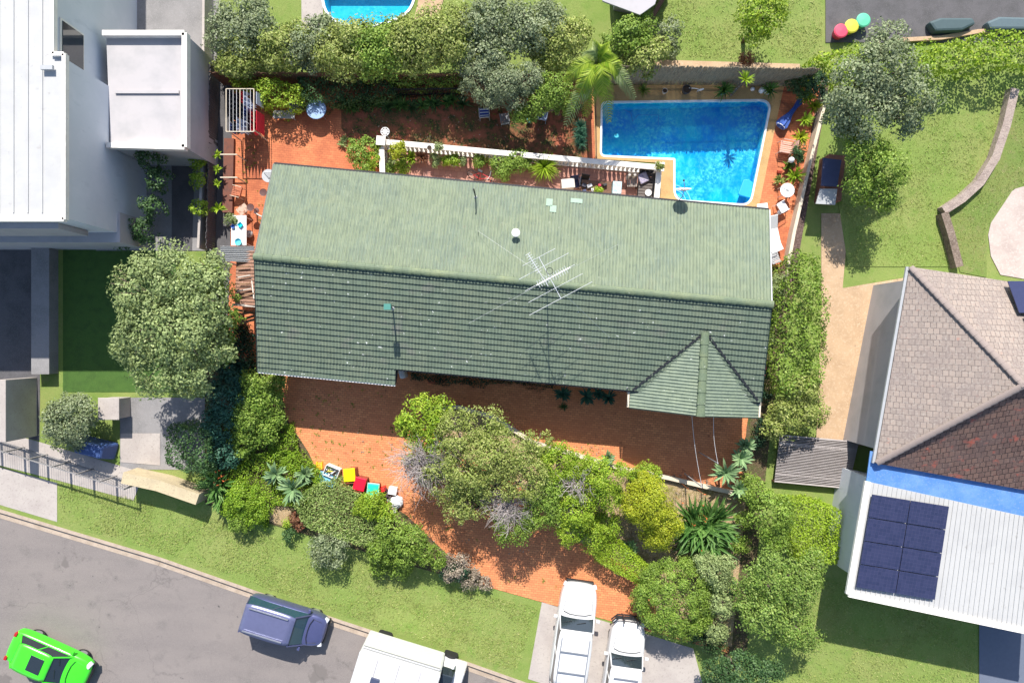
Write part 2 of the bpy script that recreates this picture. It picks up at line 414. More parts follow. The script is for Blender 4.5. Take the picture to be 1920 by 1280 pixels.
M_SOIL = layered('garden_soil', (.10, .07, .04), [(3, .45, .6, (.06, .08, .02)), (18, .5, .65, (.2, .15, .09))], .95, (20, 1, .05))
M_DRYG = layered('dry_grass_bank', (.42, .30, .17), [(1.5, .48, .66, (.25, .22, .08)), (8, .5, .66, (.5, .38, .25)), (22, .55, .68, (.16, .14, .05))], .95, (24, 1, .06))
M_LAWN = layered('lawn_grass', (.235, .325, .075), [(.35, .4, .62, (.31, .34, .11)), (1.6, .5, .7, (.17, .28, .05)), (12, .42, .68, (.25, .33, .09)), (45, .5, .7, (.12, .2, .025)), (.9, .66, .76, (.3, .27, .13))], .95, (70, 1, .05))
M_LAWN2 = layered('dry_lawn_grass', (.24, .27, .08), [(.5, .4, .62, (.15, .25, .045)), (2, .5, .7, (.3, .28, .12)), (12, .42, .68, (.2, .28, .07)), (45, .5, .7, (.1, .16, .03))], .95, (70, 1, .05))
M_ROAD = layered('asphalt_road', (.20, .175, .165), [(.25, .4, .65, (.165, .145, .14), (1, 3.2, 1)), (1.3, .55, .7, (.14, .125, .12)), (40, .45, .65, (.25, .225, .21)), (5, .68, .74, (.09, .085, .085)), (.33, .64, .66, (.155, .138, .13)), (2.6, .71, .74, (.08, .075, .072))], .9, (90, .5, .01))
def cracks(m, scale, wd, col, amt):
    t = m.node_tree; b = t.nodes['Principled BSDF']; src = b.inputs['Base Color'].links[0].from_socket; g = t.nodes.new('ShaderNodeNewGeometry').outputs['Position']
    nz = t.nodes.new('ShaderNodeTexNoise'); nz.inputs['Scale'].default_value = 1.2; nz.inputs['Detail'].default_value = 6; t.links.new(g, nz.inputs['Vector'])
    mx = t.nodes.new('ShaderNodeMix'); mx.data_type = 'RGBA'; mx.blend_type = 'ADD'; mx.inputs[0].default_value = .9; t.links.new(g, mx.inputs[6]); t.links.new(nz.outputs['Color'], mx.inputs[7])
    vo = t.nodes.new('ShaderNodeTexVoronoi'); vo.feature = 'DISTANCE_TO_EDGE'; vo.inputs['Scale'].default_value = scale; t.links.new(mx.outputs[2], vo.inputs['Vector'])
    f = ramp(t, vo.outputs['Distance'], [(0, (amt,)*3), (wd, (0, 0, 0))]); msk = ramp(t, nodes_noise(t, g, .3, 2), BW(.46, .56)); f = mixc(t, 1.0, f, msk, 'MULTIPLY')
    t.links.new(mixc(t, f, src, col), b.inputs['Base Color'])
cracks(M_ROAD, .22, .006, (.09, .083, .08), .45)
M_CONC = layered('concrete', (.40, .36, .33), [(.8, .42, .66, (.33, .29, .27)), (9, .55, .7, (.27, .24, .22)), (60, .5, .7, (.46, .42, .39))], .85, (70, .3, .01))
M_CONCT = layered('kerb_concrete', (.42, .34, .27), [(2, .42, .66, (.33, .26, .2)), (20, .55, .7, (.24, .2, .17))], .85, (70, .3, .01))
M_DARKPV = layered('dark_driveway', (.10, .095, .10), [(1.2, .42, .66, (.07, .068, .07)), (30, .5, .7, (.14, .135, .14))], .85, (50, .4, .01))
M_GREYPV = layered('grey_paving', (.24, .23, .23), [(.9, .42, .66, (.18, .175, .175)), (25, .5, .7, (.29, .28, .28))], .85, (50, .3, .01))
M_TANPV = layered('tan_paving', (.46, .32, .20), [(1, .42, .66, (.38, .26, .16)), (12, .5, .7, (.52, .39, .27)), (3, .66, .74, (.24, .18, .13))], .85, (50, .4, .01))
M_PINKPV = layered('pale_paving', (.45, .38, .34), [(1, .42, .66, (.38, .31, .28)), (12, .5, .7, (.52, .45, .41))], .85, (50, .4, .01))
M_MULCH = layered('bark_mulch', (.13, .085, .07), [(14, .42, .6, (.25, .17, .15)), (30, .5, .62, (.07, .045, .04))], .95, (35, 1, .06))
M_WHITE = layered('white_render', (.74, .71, .66), [(2, .45, .7, (.66, .62, .57)), (12, .62, .74, (.5, .47, .42))], .7, (40, .2, .01))
M_WHITEP = plain('white_paint', (.78, .77, .75), .45)
M_WHITEM = plain('white_plastic', (.80, .80, .80), .4)
M_CREAM = layered('cream_render', (.62, .54, .42), [(2, .45, .7, (.54, .46, .35))], .8, (40, .2, .01))
M_STEEL = plain('grey_steel', (.45, .46, .47), .35, .7)
M_GALV = plain('galvanised_metal', (.42, .43, .44), .5, .2)
M_BLACK = plain('black_metal', (.02, .022, .024), .5)
M_RUB = plain('tyre_rubber', (.015, .015, .016), .8)
M_DKGR = plain('dark_green_metal', (.02, .035, .028), .45)
M_WOOD = layered('weathered_timber', (.30, .18, .10), [(3, .4, .65, (.2, .115, .065), (1, 12, 1)), (30, .5, .7, (.36, .25, .16), (1, 8, 1))], .85, (30, .5, .01))
M_BROWNW = layered('brown_timber', (.17, .09, .055), [(6, .4, .65, (.11, .06, .04), (1, 10, 1))], .8)
M_TERRA = layered('terracotta', (.45, .16, .09), [(8, .45, .7, (.36, .13, .08))], .85)
M_GLASS = plain('dark_window_glass', (.02, .028, .035), .06, 0, 1)
M_DIRTPOT = layered('pot_soil', (.05, .035, .025), [(30, .5, .7, (.1, .07, .05))], .95)
def tilemat(name, base, layers, spots):
    m = layered(name, base, layers, .62, (60, .35, .01), .4)
    t = m.node_tree; b = t.nodes['Principled BSDF']; g = t.nodes.new('ShaderNodeNewGeometry').outputs['Position']
    src = b.inputs['Base Color'].links[0].from_socket
    a = ramp(t, nodes_noise(t, g, 5.5, 2, .5), BW(.70, .735)); pt = ramp(t, nodes_noise(t, g, .8, 2), BW(.42, .55))
    f = mixc(t, 1.0, a, pt, 'MULTIPLY')
    mp = t.nodes.new('ShaderNodeMapping'); mp.inputs['Rotation'].default_value = (0, 0, R(5.4)); t.links.new(g, mp.inputs['Vector'])
    bk = t.nodes.new('ShaderNodeTexBrick'); bk.inputs['Scale'].default_value = 1; bk.inputs['Brick Width'].default_value = .304; bk.inputs['Row Height'].default_value = .27; bk.inputs['Mortar Size'].default_value = 0; bk.offset = 0
    bk.inputs['Color1'].default_value = (.91, .92, .92, 1); bk.inputs['Color2'].default_value = (1.06, 1.05, 1.04, 1); t.links.new(mp.outputs[0], bk.inputs['Vector'])
    src = mixc(t, 1.0, src, bk.outputs['Color'], 'MULTIPLY')
    at = t.nodes.new('ShaderNodeAttribute'); at.attribute_name = 'groove'
    dn = ramp(t, nodes_noise(t, g, 2.3, 4, .65, (1.5, .6, 1)), [(.3, (.25, .25, .25)), (.65, (1, 1, 1))])
    df = t.nodes.new('ShaderNodeMath'); df.operation = 'MULTIPLY'; t.links.new(at.outputs['Fac'], df.inputs[0]); t.links.new(dn, df.inputs[1])
    src = mixc(t, df.outputs[0], src, mixc(t, 1.0, src, (.38, .42, .42), 'MULTIPLY'))
    t.links.new(mixc(t, f, src, spots), b.inputs['Base Color']); return m
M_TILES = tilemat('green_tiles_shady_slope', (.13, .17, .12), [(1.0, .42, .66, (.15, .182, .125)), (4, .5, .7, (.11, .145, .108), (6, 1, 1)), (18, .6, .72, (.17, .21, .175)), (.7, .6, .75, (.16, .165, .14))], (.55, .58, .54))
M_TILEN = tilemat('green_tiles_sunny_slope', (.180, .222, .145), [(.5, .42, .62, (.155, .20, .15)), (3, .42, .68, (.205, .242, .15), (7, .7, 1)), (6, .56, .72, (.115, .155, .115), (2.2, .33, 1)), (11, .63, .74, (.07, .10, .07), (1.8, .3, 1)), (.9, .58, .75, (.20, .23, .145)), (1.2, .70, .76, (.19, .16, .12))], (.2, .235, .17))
M_TILEC = tilemat('green_ridge_capping', (.12, .16, .10), [(1.2, .45, .66, (.165, .20, .11)), (12, .5, .7, (.09, .125, .08))], (.3, .33, .26))
M_TILEP = tilemat('green_tiles_porch', (.18, .225, .165), [(1.2, .45, .66, (.2, .245, .17)), (10, .5, .7, (.13, .17, .13))], (.4, .43, .38))

# ------------------------------------------------------------------ ground, roads, paving
KERB = [(-1500, 520), (-300, 868), (0, 955), (110, 988), (300, 1045), (480, 1108), (640, 1163), (860, 1235), (1010, 1288), (1500, 1450), (3300, 2030)]
POOL = rounded([P(x, y)[:2] for x, y in [(1130, 194), (1444, 190), (1405, 383), (1266, 374), (1266, 297), (1128, 291)]], [.25, .55, .45, .5, .08, .2])
POOL_OUT = offset(POOL, .10)
NP_ = rounded([P(x, y)[:2] for x, y in [(600, -60), (790, -60), (768, 22), (735, 38), (690, 50), (650, 46), (612, 32)]], [.1, .1, .6, .5, .8, .4, .8])
NP_OUT = offset(NP_, .12)
up = PP(KERB)
sheet('ground', list(up)+[(62, 62), (-62, 62)], 0, M_LAWN, [POOL_OUT, NP_OUT], raw=True)
sheet('road', PP([(a, b-20) for a, b in KERB], -.13)+[(66, -60), (-66, -60)], -.13, M_ROAD, raw=True)
m = MB(); k = PP(KERB, .02)
for a, b in zip(k, k[1:]):
    a = Vector(a); b = Vector(b); d = (b-a).normalized(); n = Vector((d.y, -d.x)) # towards the road
    m.prism([a-n*.02, b-n*.02, b+n*.15, a+n*.15], -.16, .02)
m.build('kerb', M_CONCT)['kind'] = 'structure'
m = MB()
for a, b in zip(k, k[1:]):
    a = Vector(a); b = Vector(b); d = (b-a).normalized(); n = Vector((d.y, -d.x))
    m.prism([a+n*.15, b+n*.15, b+n*.48, a+n*.48], -.16, -.115)
m.build('gutter', M_CONCT)['kind'] = 'structure'
sheet('verge_grass', [(108, 900), (250, 930), (390, 965), (540, 1010), (700, 1055), (850, 1100), (1012, 1140), (972, 1262), (860, 1226), (640, 1154), (480, 1099), (300, 1036), (110, 980)], .006, M_LAWN)
sheet('driveway_crossover', [(1016, 1128), (1300, 1215), (1330, 1330), (1500, 1440), (990, 1272)], .012, M_CONC)
sheet('neighbour_crossover', [(-400, 760), (0, 876), (107, 905), (107, 978), (0, 946), (-400, 830)], .012, M_CONC)
sheet('neighbour_footpath', [(-60, 796), (60, 824), (270, 886), (250, 938), (108, 900), (0, 872), (-60, 855)], .018, M_CONC)
sheet('neighbour_driveway', [(-80, 400), (78, 400), (74, 826), (-80, 790)], .006, M_DARKPV)
sheet('neighbour_lawn', [(118, 440), (330, 440), (330, 735), (118, 735)], .006, layered('shaded_lawn_grass', (.07, .15, .03), [(2, .45, .7, (.05, .11, .025)), (30, .5, .7, (.1, .18, .04))], .95, (70, 1, .05)))  # shade on this lawn is painted in as a darker green
sheet('courtyard_paving', [(225, 745), (392, 745), (392, 880), (225, 880)], .012, M_GREYPV)
sheet('courtyard_slab', [(226, 812), (300, 812), (300, 872), (226, 866)], .03, M_CONC)
sheet('side_paving', [(180, -60), (412, -60), (396, 470), (180, 470)], .012, M_GREYPV)
sheet('side_path', [(322, 276), (366, 276), (360, 470), (322, 470)], .02, M_DARKPV)
sheet('asphalt_strip', [(412, 130), (436, 130), (432, 470), (424, 700), (402, 700), (406, 300)], .02, M_DARKPV)
# inside the property
sheet('back_paving', [(430, 140), (1120, 140), (1120, 320), (720, 320), (560, 420), (560, 700), (425, 700)], .010, M_BRICK)
sheet('back_soil', [(640, 205), (700, 190), (1095, 196), (1106, 310), (760, 282), (720, 268), (655, 262), (640, 240)], .018, M_DIRT)
sheet('terrace_paving', [(722, 262), (1240, 310), (1240, 420), (722, 420)], .022, M_PINK)
sheet('pool_surround', [P(x, y)[:2] for x, y in [(1112, 160), (1470, 160), (1458, 215), (1420, 400), (1420, 440), (1230, 440), (1238, 306), (1116, 298)]], .026, M_SANDP, [POOL_OUT], raw=True)
sheet('poolside_paving', [(1470, 160), (1542, 160), (1470, 540), (1400, 540), (1420, 400), (1458, 215)], .010, M_BRICK)
sheet('front_paving', [(516, 660), (1440, 700), (1414, 800), (1392, 900), (1370, 1225), (1016, 1128), (830, 1076), (740, 1000), (560, 880), (528, 760)], .010, M_DRIVE)
BED_C = [(800, 764), (860, 764), (925, 782), (1000, 830), (1080, 852), (1175, 880), (1330, 912), (1400, 925), (1372, 1212), (1240, 1180), (1218, 1098), (1180, 1062), (1118, 1032), (1060, 1000), (990, 920), (930, 880), (850, 850), (805, 800)]
sheet('garden_bed', BED_C, .05, M_DRYG)
sheet('corner_bed', [(384, 690), (524, 700), (535, 780), (580, 850), (600, 900), (700, 925), (762, 965), (840, 1040), (905, 1080), (900, 1098), (384, 945)], .03, M_SOIL)
sheet('side_bed', [(1450, 500), (1500, 500), (1450, 760), (1400, 1225), (1366, 1225), (1400, 800)], .03, M_SOIL)
sheet('mulch_strip', [(1540, 150), (1556, 150), (1494, 500), (1450, 640), (1436, 640), (1472, 500)], .034, M_MULCH)
# neighbours' ground on the right and at the top
sheet('dirt_path', [(1540, 400), (1592, 400), (1580, 540), (1700, 520), (1700, 830), (1530, 840), (1540, 560)], .006, M_TANPV)
sheet('curved_patio', [(1960, 330), (1920, 342), (1885, 368), (1862, 400), (1853, 440), (1858, 480), (1876, 515), (1960, 530)], .01, M_PINKPV)
sheet('upper_lawn', [(1740, 215), (1880, 215), (1862, 300), (1828, 345), (1768, 392), (1792, 500), (1590, 500), (1560, 300)], .006, M_LAWN)
sheet('outer_lawn', [(1902, 180), (1990, 180), (1990, 330), (1900, 355), (1850, 430), (1850, 520), (1800, 510), (1775, 400), (1835, 352), (1872, 300)], .008, M_LAWN2)
sheet('asphalt_yard', [(1548, -80), (2000, -80), (2000, 80), (1548, 80)], .012, M_DARKPV)
sheet('pool_deck', [P(x, y)[:2] for x, y in [(565, -70), (606, -70), (606, 62), (566, 62)]], .012, M_CONC, raw=True)
sheet('tan_deck', [(800, -70), (850, -70), (815, 60), (772, 56)], .02, M_TANPV)
sheet('rock_path', [(1226, 112), (1500, 120), (1500, 138), (1226, 134)], .012, M_TANPV)
sheet('parking_slab', [(1836, 1170), (2000, 1180), (2000, 1400), (1836, 1400)], .012, plain('blue_grey_paving', (.12, .14, .19), .8))

# ------------------------------------------------------------------ swimming pool
def water_mat(name, tint):
    m, t, b = new_mat(name); t.nodes.remove(b)
    g = t.nodes.new('ShaderNodeNewGeometry').outputs['Position']
    tr = t.nodes.new('ShaderNodeBsdfTransparent'); tr.inputs[0].default_value = (*tint, 1)
    gl = t.nodes.new('ShaderNodeBsdfGlossy'); gl.inputs['Roughness'].default_value = .03
    bn = t.nodes.new('ShaderNodeBump'); bn.inputs['Strength'].default_value = .35; bn.inputs['Distance'].default_value = .03
    t.links.new(nodes_noise(t, g, 5, 4, .6), bn.inputs['Height']); t.links.new(bn.outputs[0], gl.inputs['Normal'])
    fr = t.nodes.new('ShaderNodeFresnel'); fr.inputs[0].default_value = 1.33; t.links.new(bn.outputs[0], fr.inputs['Normal'])
    ms = t.nodes.new('ShaderNodeMixShader'); t.links.new(fr.outputs[0], ms.inputs[0]); t.links.new(tr.outputs[0], ms.inputs[1]); t.links.new(gl.outputs[0], ms.inputs[2])
    t.links.new(ms.outputs[0], t.nodes['Material Output'].inputs[0]); return m
def caustic_mat(name, base, deep, light):  # caustic light painted into the floor colour as pale noise patches
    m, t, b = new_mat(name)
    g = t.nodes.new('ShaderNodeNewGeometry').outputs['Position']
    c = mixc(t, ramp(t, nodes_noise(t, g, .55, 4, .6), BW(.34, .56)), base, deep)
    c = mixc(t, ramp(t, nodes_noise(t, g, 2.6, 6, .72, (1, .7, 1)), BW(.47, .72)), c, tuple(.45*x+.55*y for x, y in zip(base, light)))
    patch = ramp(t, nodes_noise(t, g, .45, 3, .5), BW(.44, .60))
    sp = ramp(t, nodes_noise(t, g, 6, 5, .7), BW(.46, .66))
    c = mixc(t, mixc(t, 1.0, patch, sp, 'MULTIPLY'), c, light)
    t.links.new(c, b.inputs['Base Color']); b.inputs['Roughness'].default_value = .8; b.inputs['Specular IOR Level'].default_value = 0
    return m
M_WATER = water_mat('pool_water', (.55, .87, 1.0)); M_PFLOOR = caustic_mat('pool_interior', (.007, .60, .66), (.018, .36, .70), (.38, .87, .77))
M_PTILE = plain('pool_edge_tiles', (.74, .78, .82), .3)
def pool(name, label, inner, outer, depth, m_floor, wl=-.16, rim=.05):
    c = Vector((sum(p[0] for p in inner)/len(inner), sum(p[1] for p in inner)/len(inner), 0))
    t = thing(name, label, 'pool', c)
    fl = lambda x: -(depth+.034*(12-x)) if abs(c.x-9) < 4 else -depth
    vo, fs = tris2d(inner); m = MB(); m.add([(v.x, v.y, fl(v.x)) for v in vo], fs)
    n = len(inner); m.add([(p[0], p[1], fl(p[0])) for p in inner]+[(p[0], p[1], -.02) for p in inner], [(i, (i+1) % n, (i+1) % n+n, i+n) for i in range(n)])
    m.build('shell', m_floor, t, world=True)
    m = MB(); n = len(inner); rv = []
    for z in (rim, -.03):
        rv += [(p[0], p[1], z) for p in inner]+[(p[0], p[1], z) for p in outer]
    fs = []
    for i in range(n):
        j = (i+1) % n; fs += [(i, j, j+n, i+n), (i, j, j+2*n, i+2*n), (i+n, j+n, j+3*n, i+3*n)]
    m.add(rv, fs); m.build('coping', M_PTILE, t, world=True)
    vo, fs = tris2d(inner); m = MB(); m.add([(v.x, v.y, wl) for v in vo], fs); m.build('water', M_WATER, t, world=True)
    return t
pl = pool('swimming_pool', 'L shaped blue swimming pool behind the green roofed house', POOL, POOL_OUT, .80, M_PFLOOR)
# corner steps
sc = P(1266, 377)
for i, (r_, z) in enumerate(((.98, -.72), (.68, -.52), (.40, -.32))):
    m = MB(); poly = [sc[:2]]+[(sc.x+r_*math.cos(a), sc.y+r_*math.sin(a)) for a in np.linspace(-.1, R(95), 14)]
    m.prism(poly, -.84, z); s_ = m.build('step', M_PFLOOR, pl, world=True)
    m = MB(); m.tube([(sc.x+r_*math.cos(a), sc.y+r_*math.sin(a), z+.01) for a in np.linspace(-.1, R(95), 14)], .035, 6); m.build('nosing', M_PTILE, s_, world=True)
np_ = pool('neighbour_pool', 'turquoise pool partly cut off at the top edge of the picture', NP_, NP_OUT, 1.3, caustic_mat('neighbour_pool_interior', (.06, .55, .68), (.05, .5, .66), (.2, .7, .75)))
# things in the pool
h = P(1398, 352, -.1)
m = MB(); m.prism([P(x, y, -.1)[:2] for x, y in [(1394, 337), (1404, 336), (1412, 343), (1407, 372), (1389, 367), (1384, 364)]], -.2, -.06)
tag(m.build('pool_float', plain('blue_float', (.02, .38, .80), .4), origin=(h.x, h.y, -.2), bevel=.03), 'bright blue foam mat floating at the corner of the pool', 'pool float')
m = MB(); pts = [P(1168, 205, -.2), P(1183, 212, -.2), P(1186, 228, -.2), P(1196, 216, -.2), P(1235, 216, -.2), P(1234, 240, -.2)]
sp = []
for a, b in zip(pts, pts[1:]):
    sp += [a.lerp(b, q/5) for q in range(5)]
m.tube(sp, .02, 5); tag(m.build('pool_hose', plain('pale_hose', (.12, .35, .62), .5), origin=pts[0]), 'pale floating hose curling in the deep end of the pool', 'hose')
m = MB(); c = P(1156, 255, -.25); m.lathe(c, [(.001, .02), (.10, .03), (.13, 0), (.10, -.03), (.001, -.03)], 14, False)
tag(m.build('chlorine_floater', plain('pale_aqua_plastic', (.2, .6, .62), .5), origin=c), 'round pale floater drifting in the deep end of the pool', 'chlorine floater')

# ------------------------------------------------------------------ main house
def slope(A, B, D, C, n, wave=.152, amp=.016, step=.038):
    """tiled roof slope: A-B top edge, D-C bottom edge; every course steps down onto the next, each with rounded ribs"""
    A, B, C, D = map(Vector, (A, B, C, D)); nrm = (B-A).cross(D-A).normalized()
    if nrm.z < 0: nrm = -nrm
    W = (C-D).length; nu = int(W/wave*6)+1
    u = np.linspace(0, 1, nu); s = u*W/wave*2*math.pi
    wv = amp*np.maximum(-.35, np.cos(s)); q = np.floor(s/(2*math.pi)/2)
    rs = np.random.default_rng(5)
    V = []
    tiles = int(W/wave/2)+2
    for k in range(n):
        jit = rs.uniform(-.004, .004, tiles+1)[q.astype(int).clip(0, tiles)]
        sh = rs.uniform(-.006, .006)
        for v, hgt in ((k/n, 0), ((k+1)/n+.012/n, step)):
            T = np.outer(1-u, A)+np.outer(u, B); Bm = np.outer(1-u, D)+np.outer(u, C)
            p = T*(1-v)+Bm*v; V.append(p+np.outer(wv+hgt+jit, nrm))
    V.append(V[-1]-np.array(nrm)*step*1.2)
    global RIB; V = np.array(V); rows = len(V); V = V.reshape(-1, 3); RIB = np.tile(np.clip(.5-.5*np.cos(s), 0, 1)**3, rows)
    i = np.arange(rows-1)[:, None]*nu+np.arange(nu-1)[None, :]; i = i.ravel()
    F = np.stack([i, i+nu, i+nu+1, i+1], 1)
    return V, F
def slope_obj(name, mat, parent, *args, **kw):
    V, F = slope(*args, **kw); V = V-np.array(parent.location)
    me = np_mesh(name, V, F); at = me.attributes.new('groove', 'FLOAT', 'POINT'); at.data.foreach_set('value', RIB.astype(np.float32))   # groove dirt and occlusion shade, both painted darker into the tile colour
    return link_mesh(name, me, mat, parent)
hz = Vector((0, 0, 0)); hc = P(960, 560); hc.z = 0
house = thing('house', 'long single storey house with weathered green tiled roof beside the pool', 'house', hc)
ZE, ZR = 3.15, 4.62
NW, NE = P(514, 308, ZE), P(1442, 394, ZE); RW, RE = P(478, 481, ZR), P(1446, 571, ZR)
SW, SE = P(484, 667, ZE), P(1426, 753, ZE)
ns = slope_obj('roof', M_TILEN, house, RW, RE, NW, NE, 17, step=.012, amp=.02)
ns['label'] = 'sunny north slope of the roof, pale green tiles'
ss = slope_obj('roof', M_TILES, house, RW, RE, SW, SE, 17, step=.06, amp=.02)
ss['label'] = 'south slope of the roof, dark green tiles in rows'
W1, W2 = P(484, 667, ZE), P(742, 690.5, ZE); W3, W4 = P(484, 696, 2.91), P(741, 721, 2.91)
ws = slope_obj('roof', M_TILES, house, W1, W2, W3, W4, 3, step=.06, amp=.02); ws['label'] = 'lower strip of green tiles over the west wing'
# ridge capping: overlapping half round tiles
def capping(A, B, r=.13, n=60, parent=house, mat=None, lift=.03):
    m = MB(); A = Vector(A); B = Vector(B); d = (B-A)/n; u, v = frame(B-A); up_ = Vector((0, 0, 1)); s_ = d.normalized().cross(up_).normalized()
    for i in range(n):
        a = A+d*i; b = A+d*(i+1.06); vs_ = []
        for p, rr in ((a, r), (b, r*1.22)):
            for k in range(7):
                an = math.pi*k/6; vs_.append(p+s_*math.cos(an)*rr+up_*(math.sin(an)*rr*.6+lift))
        m.add(vs_, [(k, k+1, k+8, k+7) for k in range(6)]+[(7, 8, 9, 10, 11, 12, 13)])
    return m.build('ridge_capping', mat or M_TILEC, parent, world=True)
capping(RW+Vector((-.05, 0, 0)), RE+Vector((.05, 0, 0)), .14, 56, lift=.05)
# walls with gable ends
def wallpoly(a, b, c, d, z): return None
inn = [P(530, 322, ZE), P(1428, 408, ZE), P(1415, 738, ZE), P(756, 672, ZE), P(728, 706, 2.9), P(500, 682, 2.9)]
m = MB(); m.prism([p[:2] for p in inn], 0, 2.92)
for e, rr in ((0, RW), (1, RE)):
    a = Vector(inn[0] if e == 0 else inn[1]); b = Vector(inn[5] if e == 0 else inn[2]); k = Vector((rr.x+(.4 if e == 0 else -.4), rr.y, ZR-.15)); a.z = b.z = 2.92
    m.add([a, b, k], [(0, 1, 2)])
walls = m.build('wall', M_CREAM, house, world=True)
# windows and doors on the walls under the eaves
def wall_panel(name, a, b, t, wdt, z0, z1, mat, off=.02, parent=None, frame_mat=None):
    a = Vector((a[0], a[1], 0)); b = Vector((b[0], b[1], 0)); d = (b-a).normalized(); n = Vector((d.y, -d.x, 0)); c = a.lerp(b, t)+n*off
    m = MB(); m.box(c.x, c.y, (z0+z1)/2, wdt, .05, z1-z0, math.atan2(d.y, d.x)); f = m.build(name, frame_mat or M_WHITEP, parent or house, world=True)
    m = MB(); c2 = c+n*.03; m.box(c2.x, c2.y, (z0+z1)/2, wdt-.14, .03, z1-z0-.14, math.atan2(d.y, d.x)); m.build('pane', mat, f, world=True)
for t_ in (.12, .3, .62, .8): wall_panel('window', inn[3], inn[2], t_, 1.5, 1, 2.3, M_GLASS)
for t_ in (.2, .45, .7): wall_panel('window', inn[1], inn[0], t_, 1.8, .9, 2.3, M_GLASS)
wall_panel('garage_door', inn[5], inn[4], .5, 4.6, .02, 2.3, M_WHITEP)
# fascia, gutter
def edge_beam(a, b, wd, h, dz, name, mat, parent=house, off=(0, 0)):
    m = MB(); a = Vector(a)+Vector((*off, dz)); b = Vector(b)+Vector((*off, dz)); m.beam(a, b, wd, h); return m.build(name, mat, parent, world=True)
edge_beam(NW, NE, .09, .12, -.06, 'gutter', M_BLACK, off=(0, .05))
edge_beam(W2+Vector((.0, 0, 0)), SE, .08, .10, -.06, 'gutter', M_BLACK, off=(0, -.05))
edge_beam(W3, W4, .07, .14, -.05, 'fascia', M_WHITEP, off=(0, -.04))
edge_beam(NW, RW, .05, .18, -.07, 'barge_board', M_DKGR, off=(-.03, 0)); edge_beam(RW, W3, .05, .18, -.08, 'barge_board', M_DKGR, off=(-.03, 0))
edge_beam(NE, RE, .05, .18, -.07, 'barge_board', M_GALV, off=(.03, 0)); edge_beam(RE, SE, .05, .18, -.07, 'barge_board', M_DKGR, off=(.03, 0))
m = MB(); m.prism([P(*q, 3.0)[:2] for q in ((735, 690), (745, 690), (741, 720), (731, 720))], 2.70, 2.86); m.build('fascia', M_BLACK, house, world=True)
# porch gable
R1, R2 = P(1322, 622, 4.12), P(1313, 779, 4.12); EL = P(1180, 763, 3.0); ER = P(1421, 782, 3.0); dv = R1-R2
R2b = R2.copy()
p1 = slope_obj('porch_roof', M_TILEP, house, R2b, R1, EL, EL+dv, 9, step=.016, amp=.024); p1['label'] = 'west slope of the small porch gable'
p2 = slope_obj('porch_roof', M_TILEP, house, R1, R2b, ER+dv, ER, 9, step=.016, amp=.024); p2['label'] = 'east slope of the small porch gable'
capping(R1, R2b, .17, 7, lift=.035)
gy = [EL+Vector((.35, .42, -.1)), ER+Vector((-.35, .42, -.1))]
m = MB(); m.prism([gy[0][:2], gy[1][:2], (gy[1].x+.1, gy[1].y+2.5), (gy[0].x+.1, gy[0].y+2.5)], 0, 2.88)
m.add([Vector((gy[0].x, gy[0].y, 2.88)), Vector((gy[1].x, gy[1].y, 2.88)), Vector((R2.x, R2.y+.42, 4.0))], [(0, 1, 2)]); m.build('porch_wall', M_CREAM, house, world=True)
wall_panel('window', gy[0], gy[1], .3, 1.6, .9, 2.3, M_GLASS); wall_panel('door', gy[0], gy[1], .72, .95, .02, 2.15, M_BROWNW, frame_mat=M_WOOD)
edge_beam(EL+dv*.32, EL, .09, .09, -.04, 'gutter', M_CREAM, off=(-.07, 0)); edge_beam(ER+dv*.3, ER, .09, .09, -.04, 'gutter', M_CREAM, off=(.07, 0))
edge_beam(R2, EL, .05, .16, -.07, 'barge_board', M_DKGR, off=(0, -.03)); edge_beam(R2, ER, .05, .16, -.07, 'barge_board', M_DKGR, off=(0, -.03))
# valley flashing
def main_z(x, y):
    a = (SW-RW).normalized(); n = (RE-RW).cross(SW-RW).normalized(); return RW.z-(n.x*(x-RW.x)+n.y*(y-RW.y))/n.z
for e in ((1186, 731), (1420, 750)):
    q = P(*e, 3.15); m = MB(); a = Vector((R1.x, R1.y, main_z(R1.x, R1.y)+.05)); b = Vector((q.x, q.y, main_z(q.x, q.y)+.05)); m.beam(a, b, .10, .02); m.build('valley_flashing', M_BLACK, house, world=True)
# roof penetrations
def rz_n(x, y):
    n = (RE-RW).cross(NW-RW).normalized(); return RW.z-(n.x*(x-RW.x)+n.y*(y-RW.y))/n.z
def on_roof(px, py, side):
    p = P(px, py, 4)
    for _ in range(6):
        z = (rz_n if side == 'n' else main_z)(p.x, p.y); p = P(px, py, z)
    return p
def vent(label, px, py, side, h, r, cap, mat, bend=None):
    b = on_roof(px, py, side); m = MB(); t = thing('roof_vent', label, 'roof vent', b-Vector((0, 0, .03)))
    m.tube([b-Vector((0, 0, .02)), b+Vector((0, 0, h))] if not bend else [b-Vector((0, 0, .02)), b+Vector((0, 0, h*.82)), b+Vector((bend[0], bend[1], h))], r, 8); m.build('pipe', mat, t, world=True)
    m = MB(); m.lathe(b+Vector((0, 0, -.01)), [(r*2.6, 0), (r*2, .06), (r*1.05, .09)], 10); m.build('collar', M_GALV, t, world=True)
    if cap == 'box': m = MB(); m.box(b.x, b.y, b.z+h+.1, .30, .26, .22); m.build('cowl', plain('teal_metal', (.06, .22, .18), .5), t, world=True)
    if cap == 'mush': m = MB(); m.lathe(b+Vector((0, 0, h)), [(.05, 0), (.19, .05), (.19, .09), (.001, .17)], 14); m.build('cowl', M_WHITEP, t, world=True)
vent('tall thin black flue pipe near the top edge of the sunny roof slope', 892, 370, 'n', 1.25, .035, None, M_BLACK, (-.03, .12))
vent('green flue with box cowl on the dark roof slope', 737, 578, 's', 1.25, .035, 'box', M_DKGR)
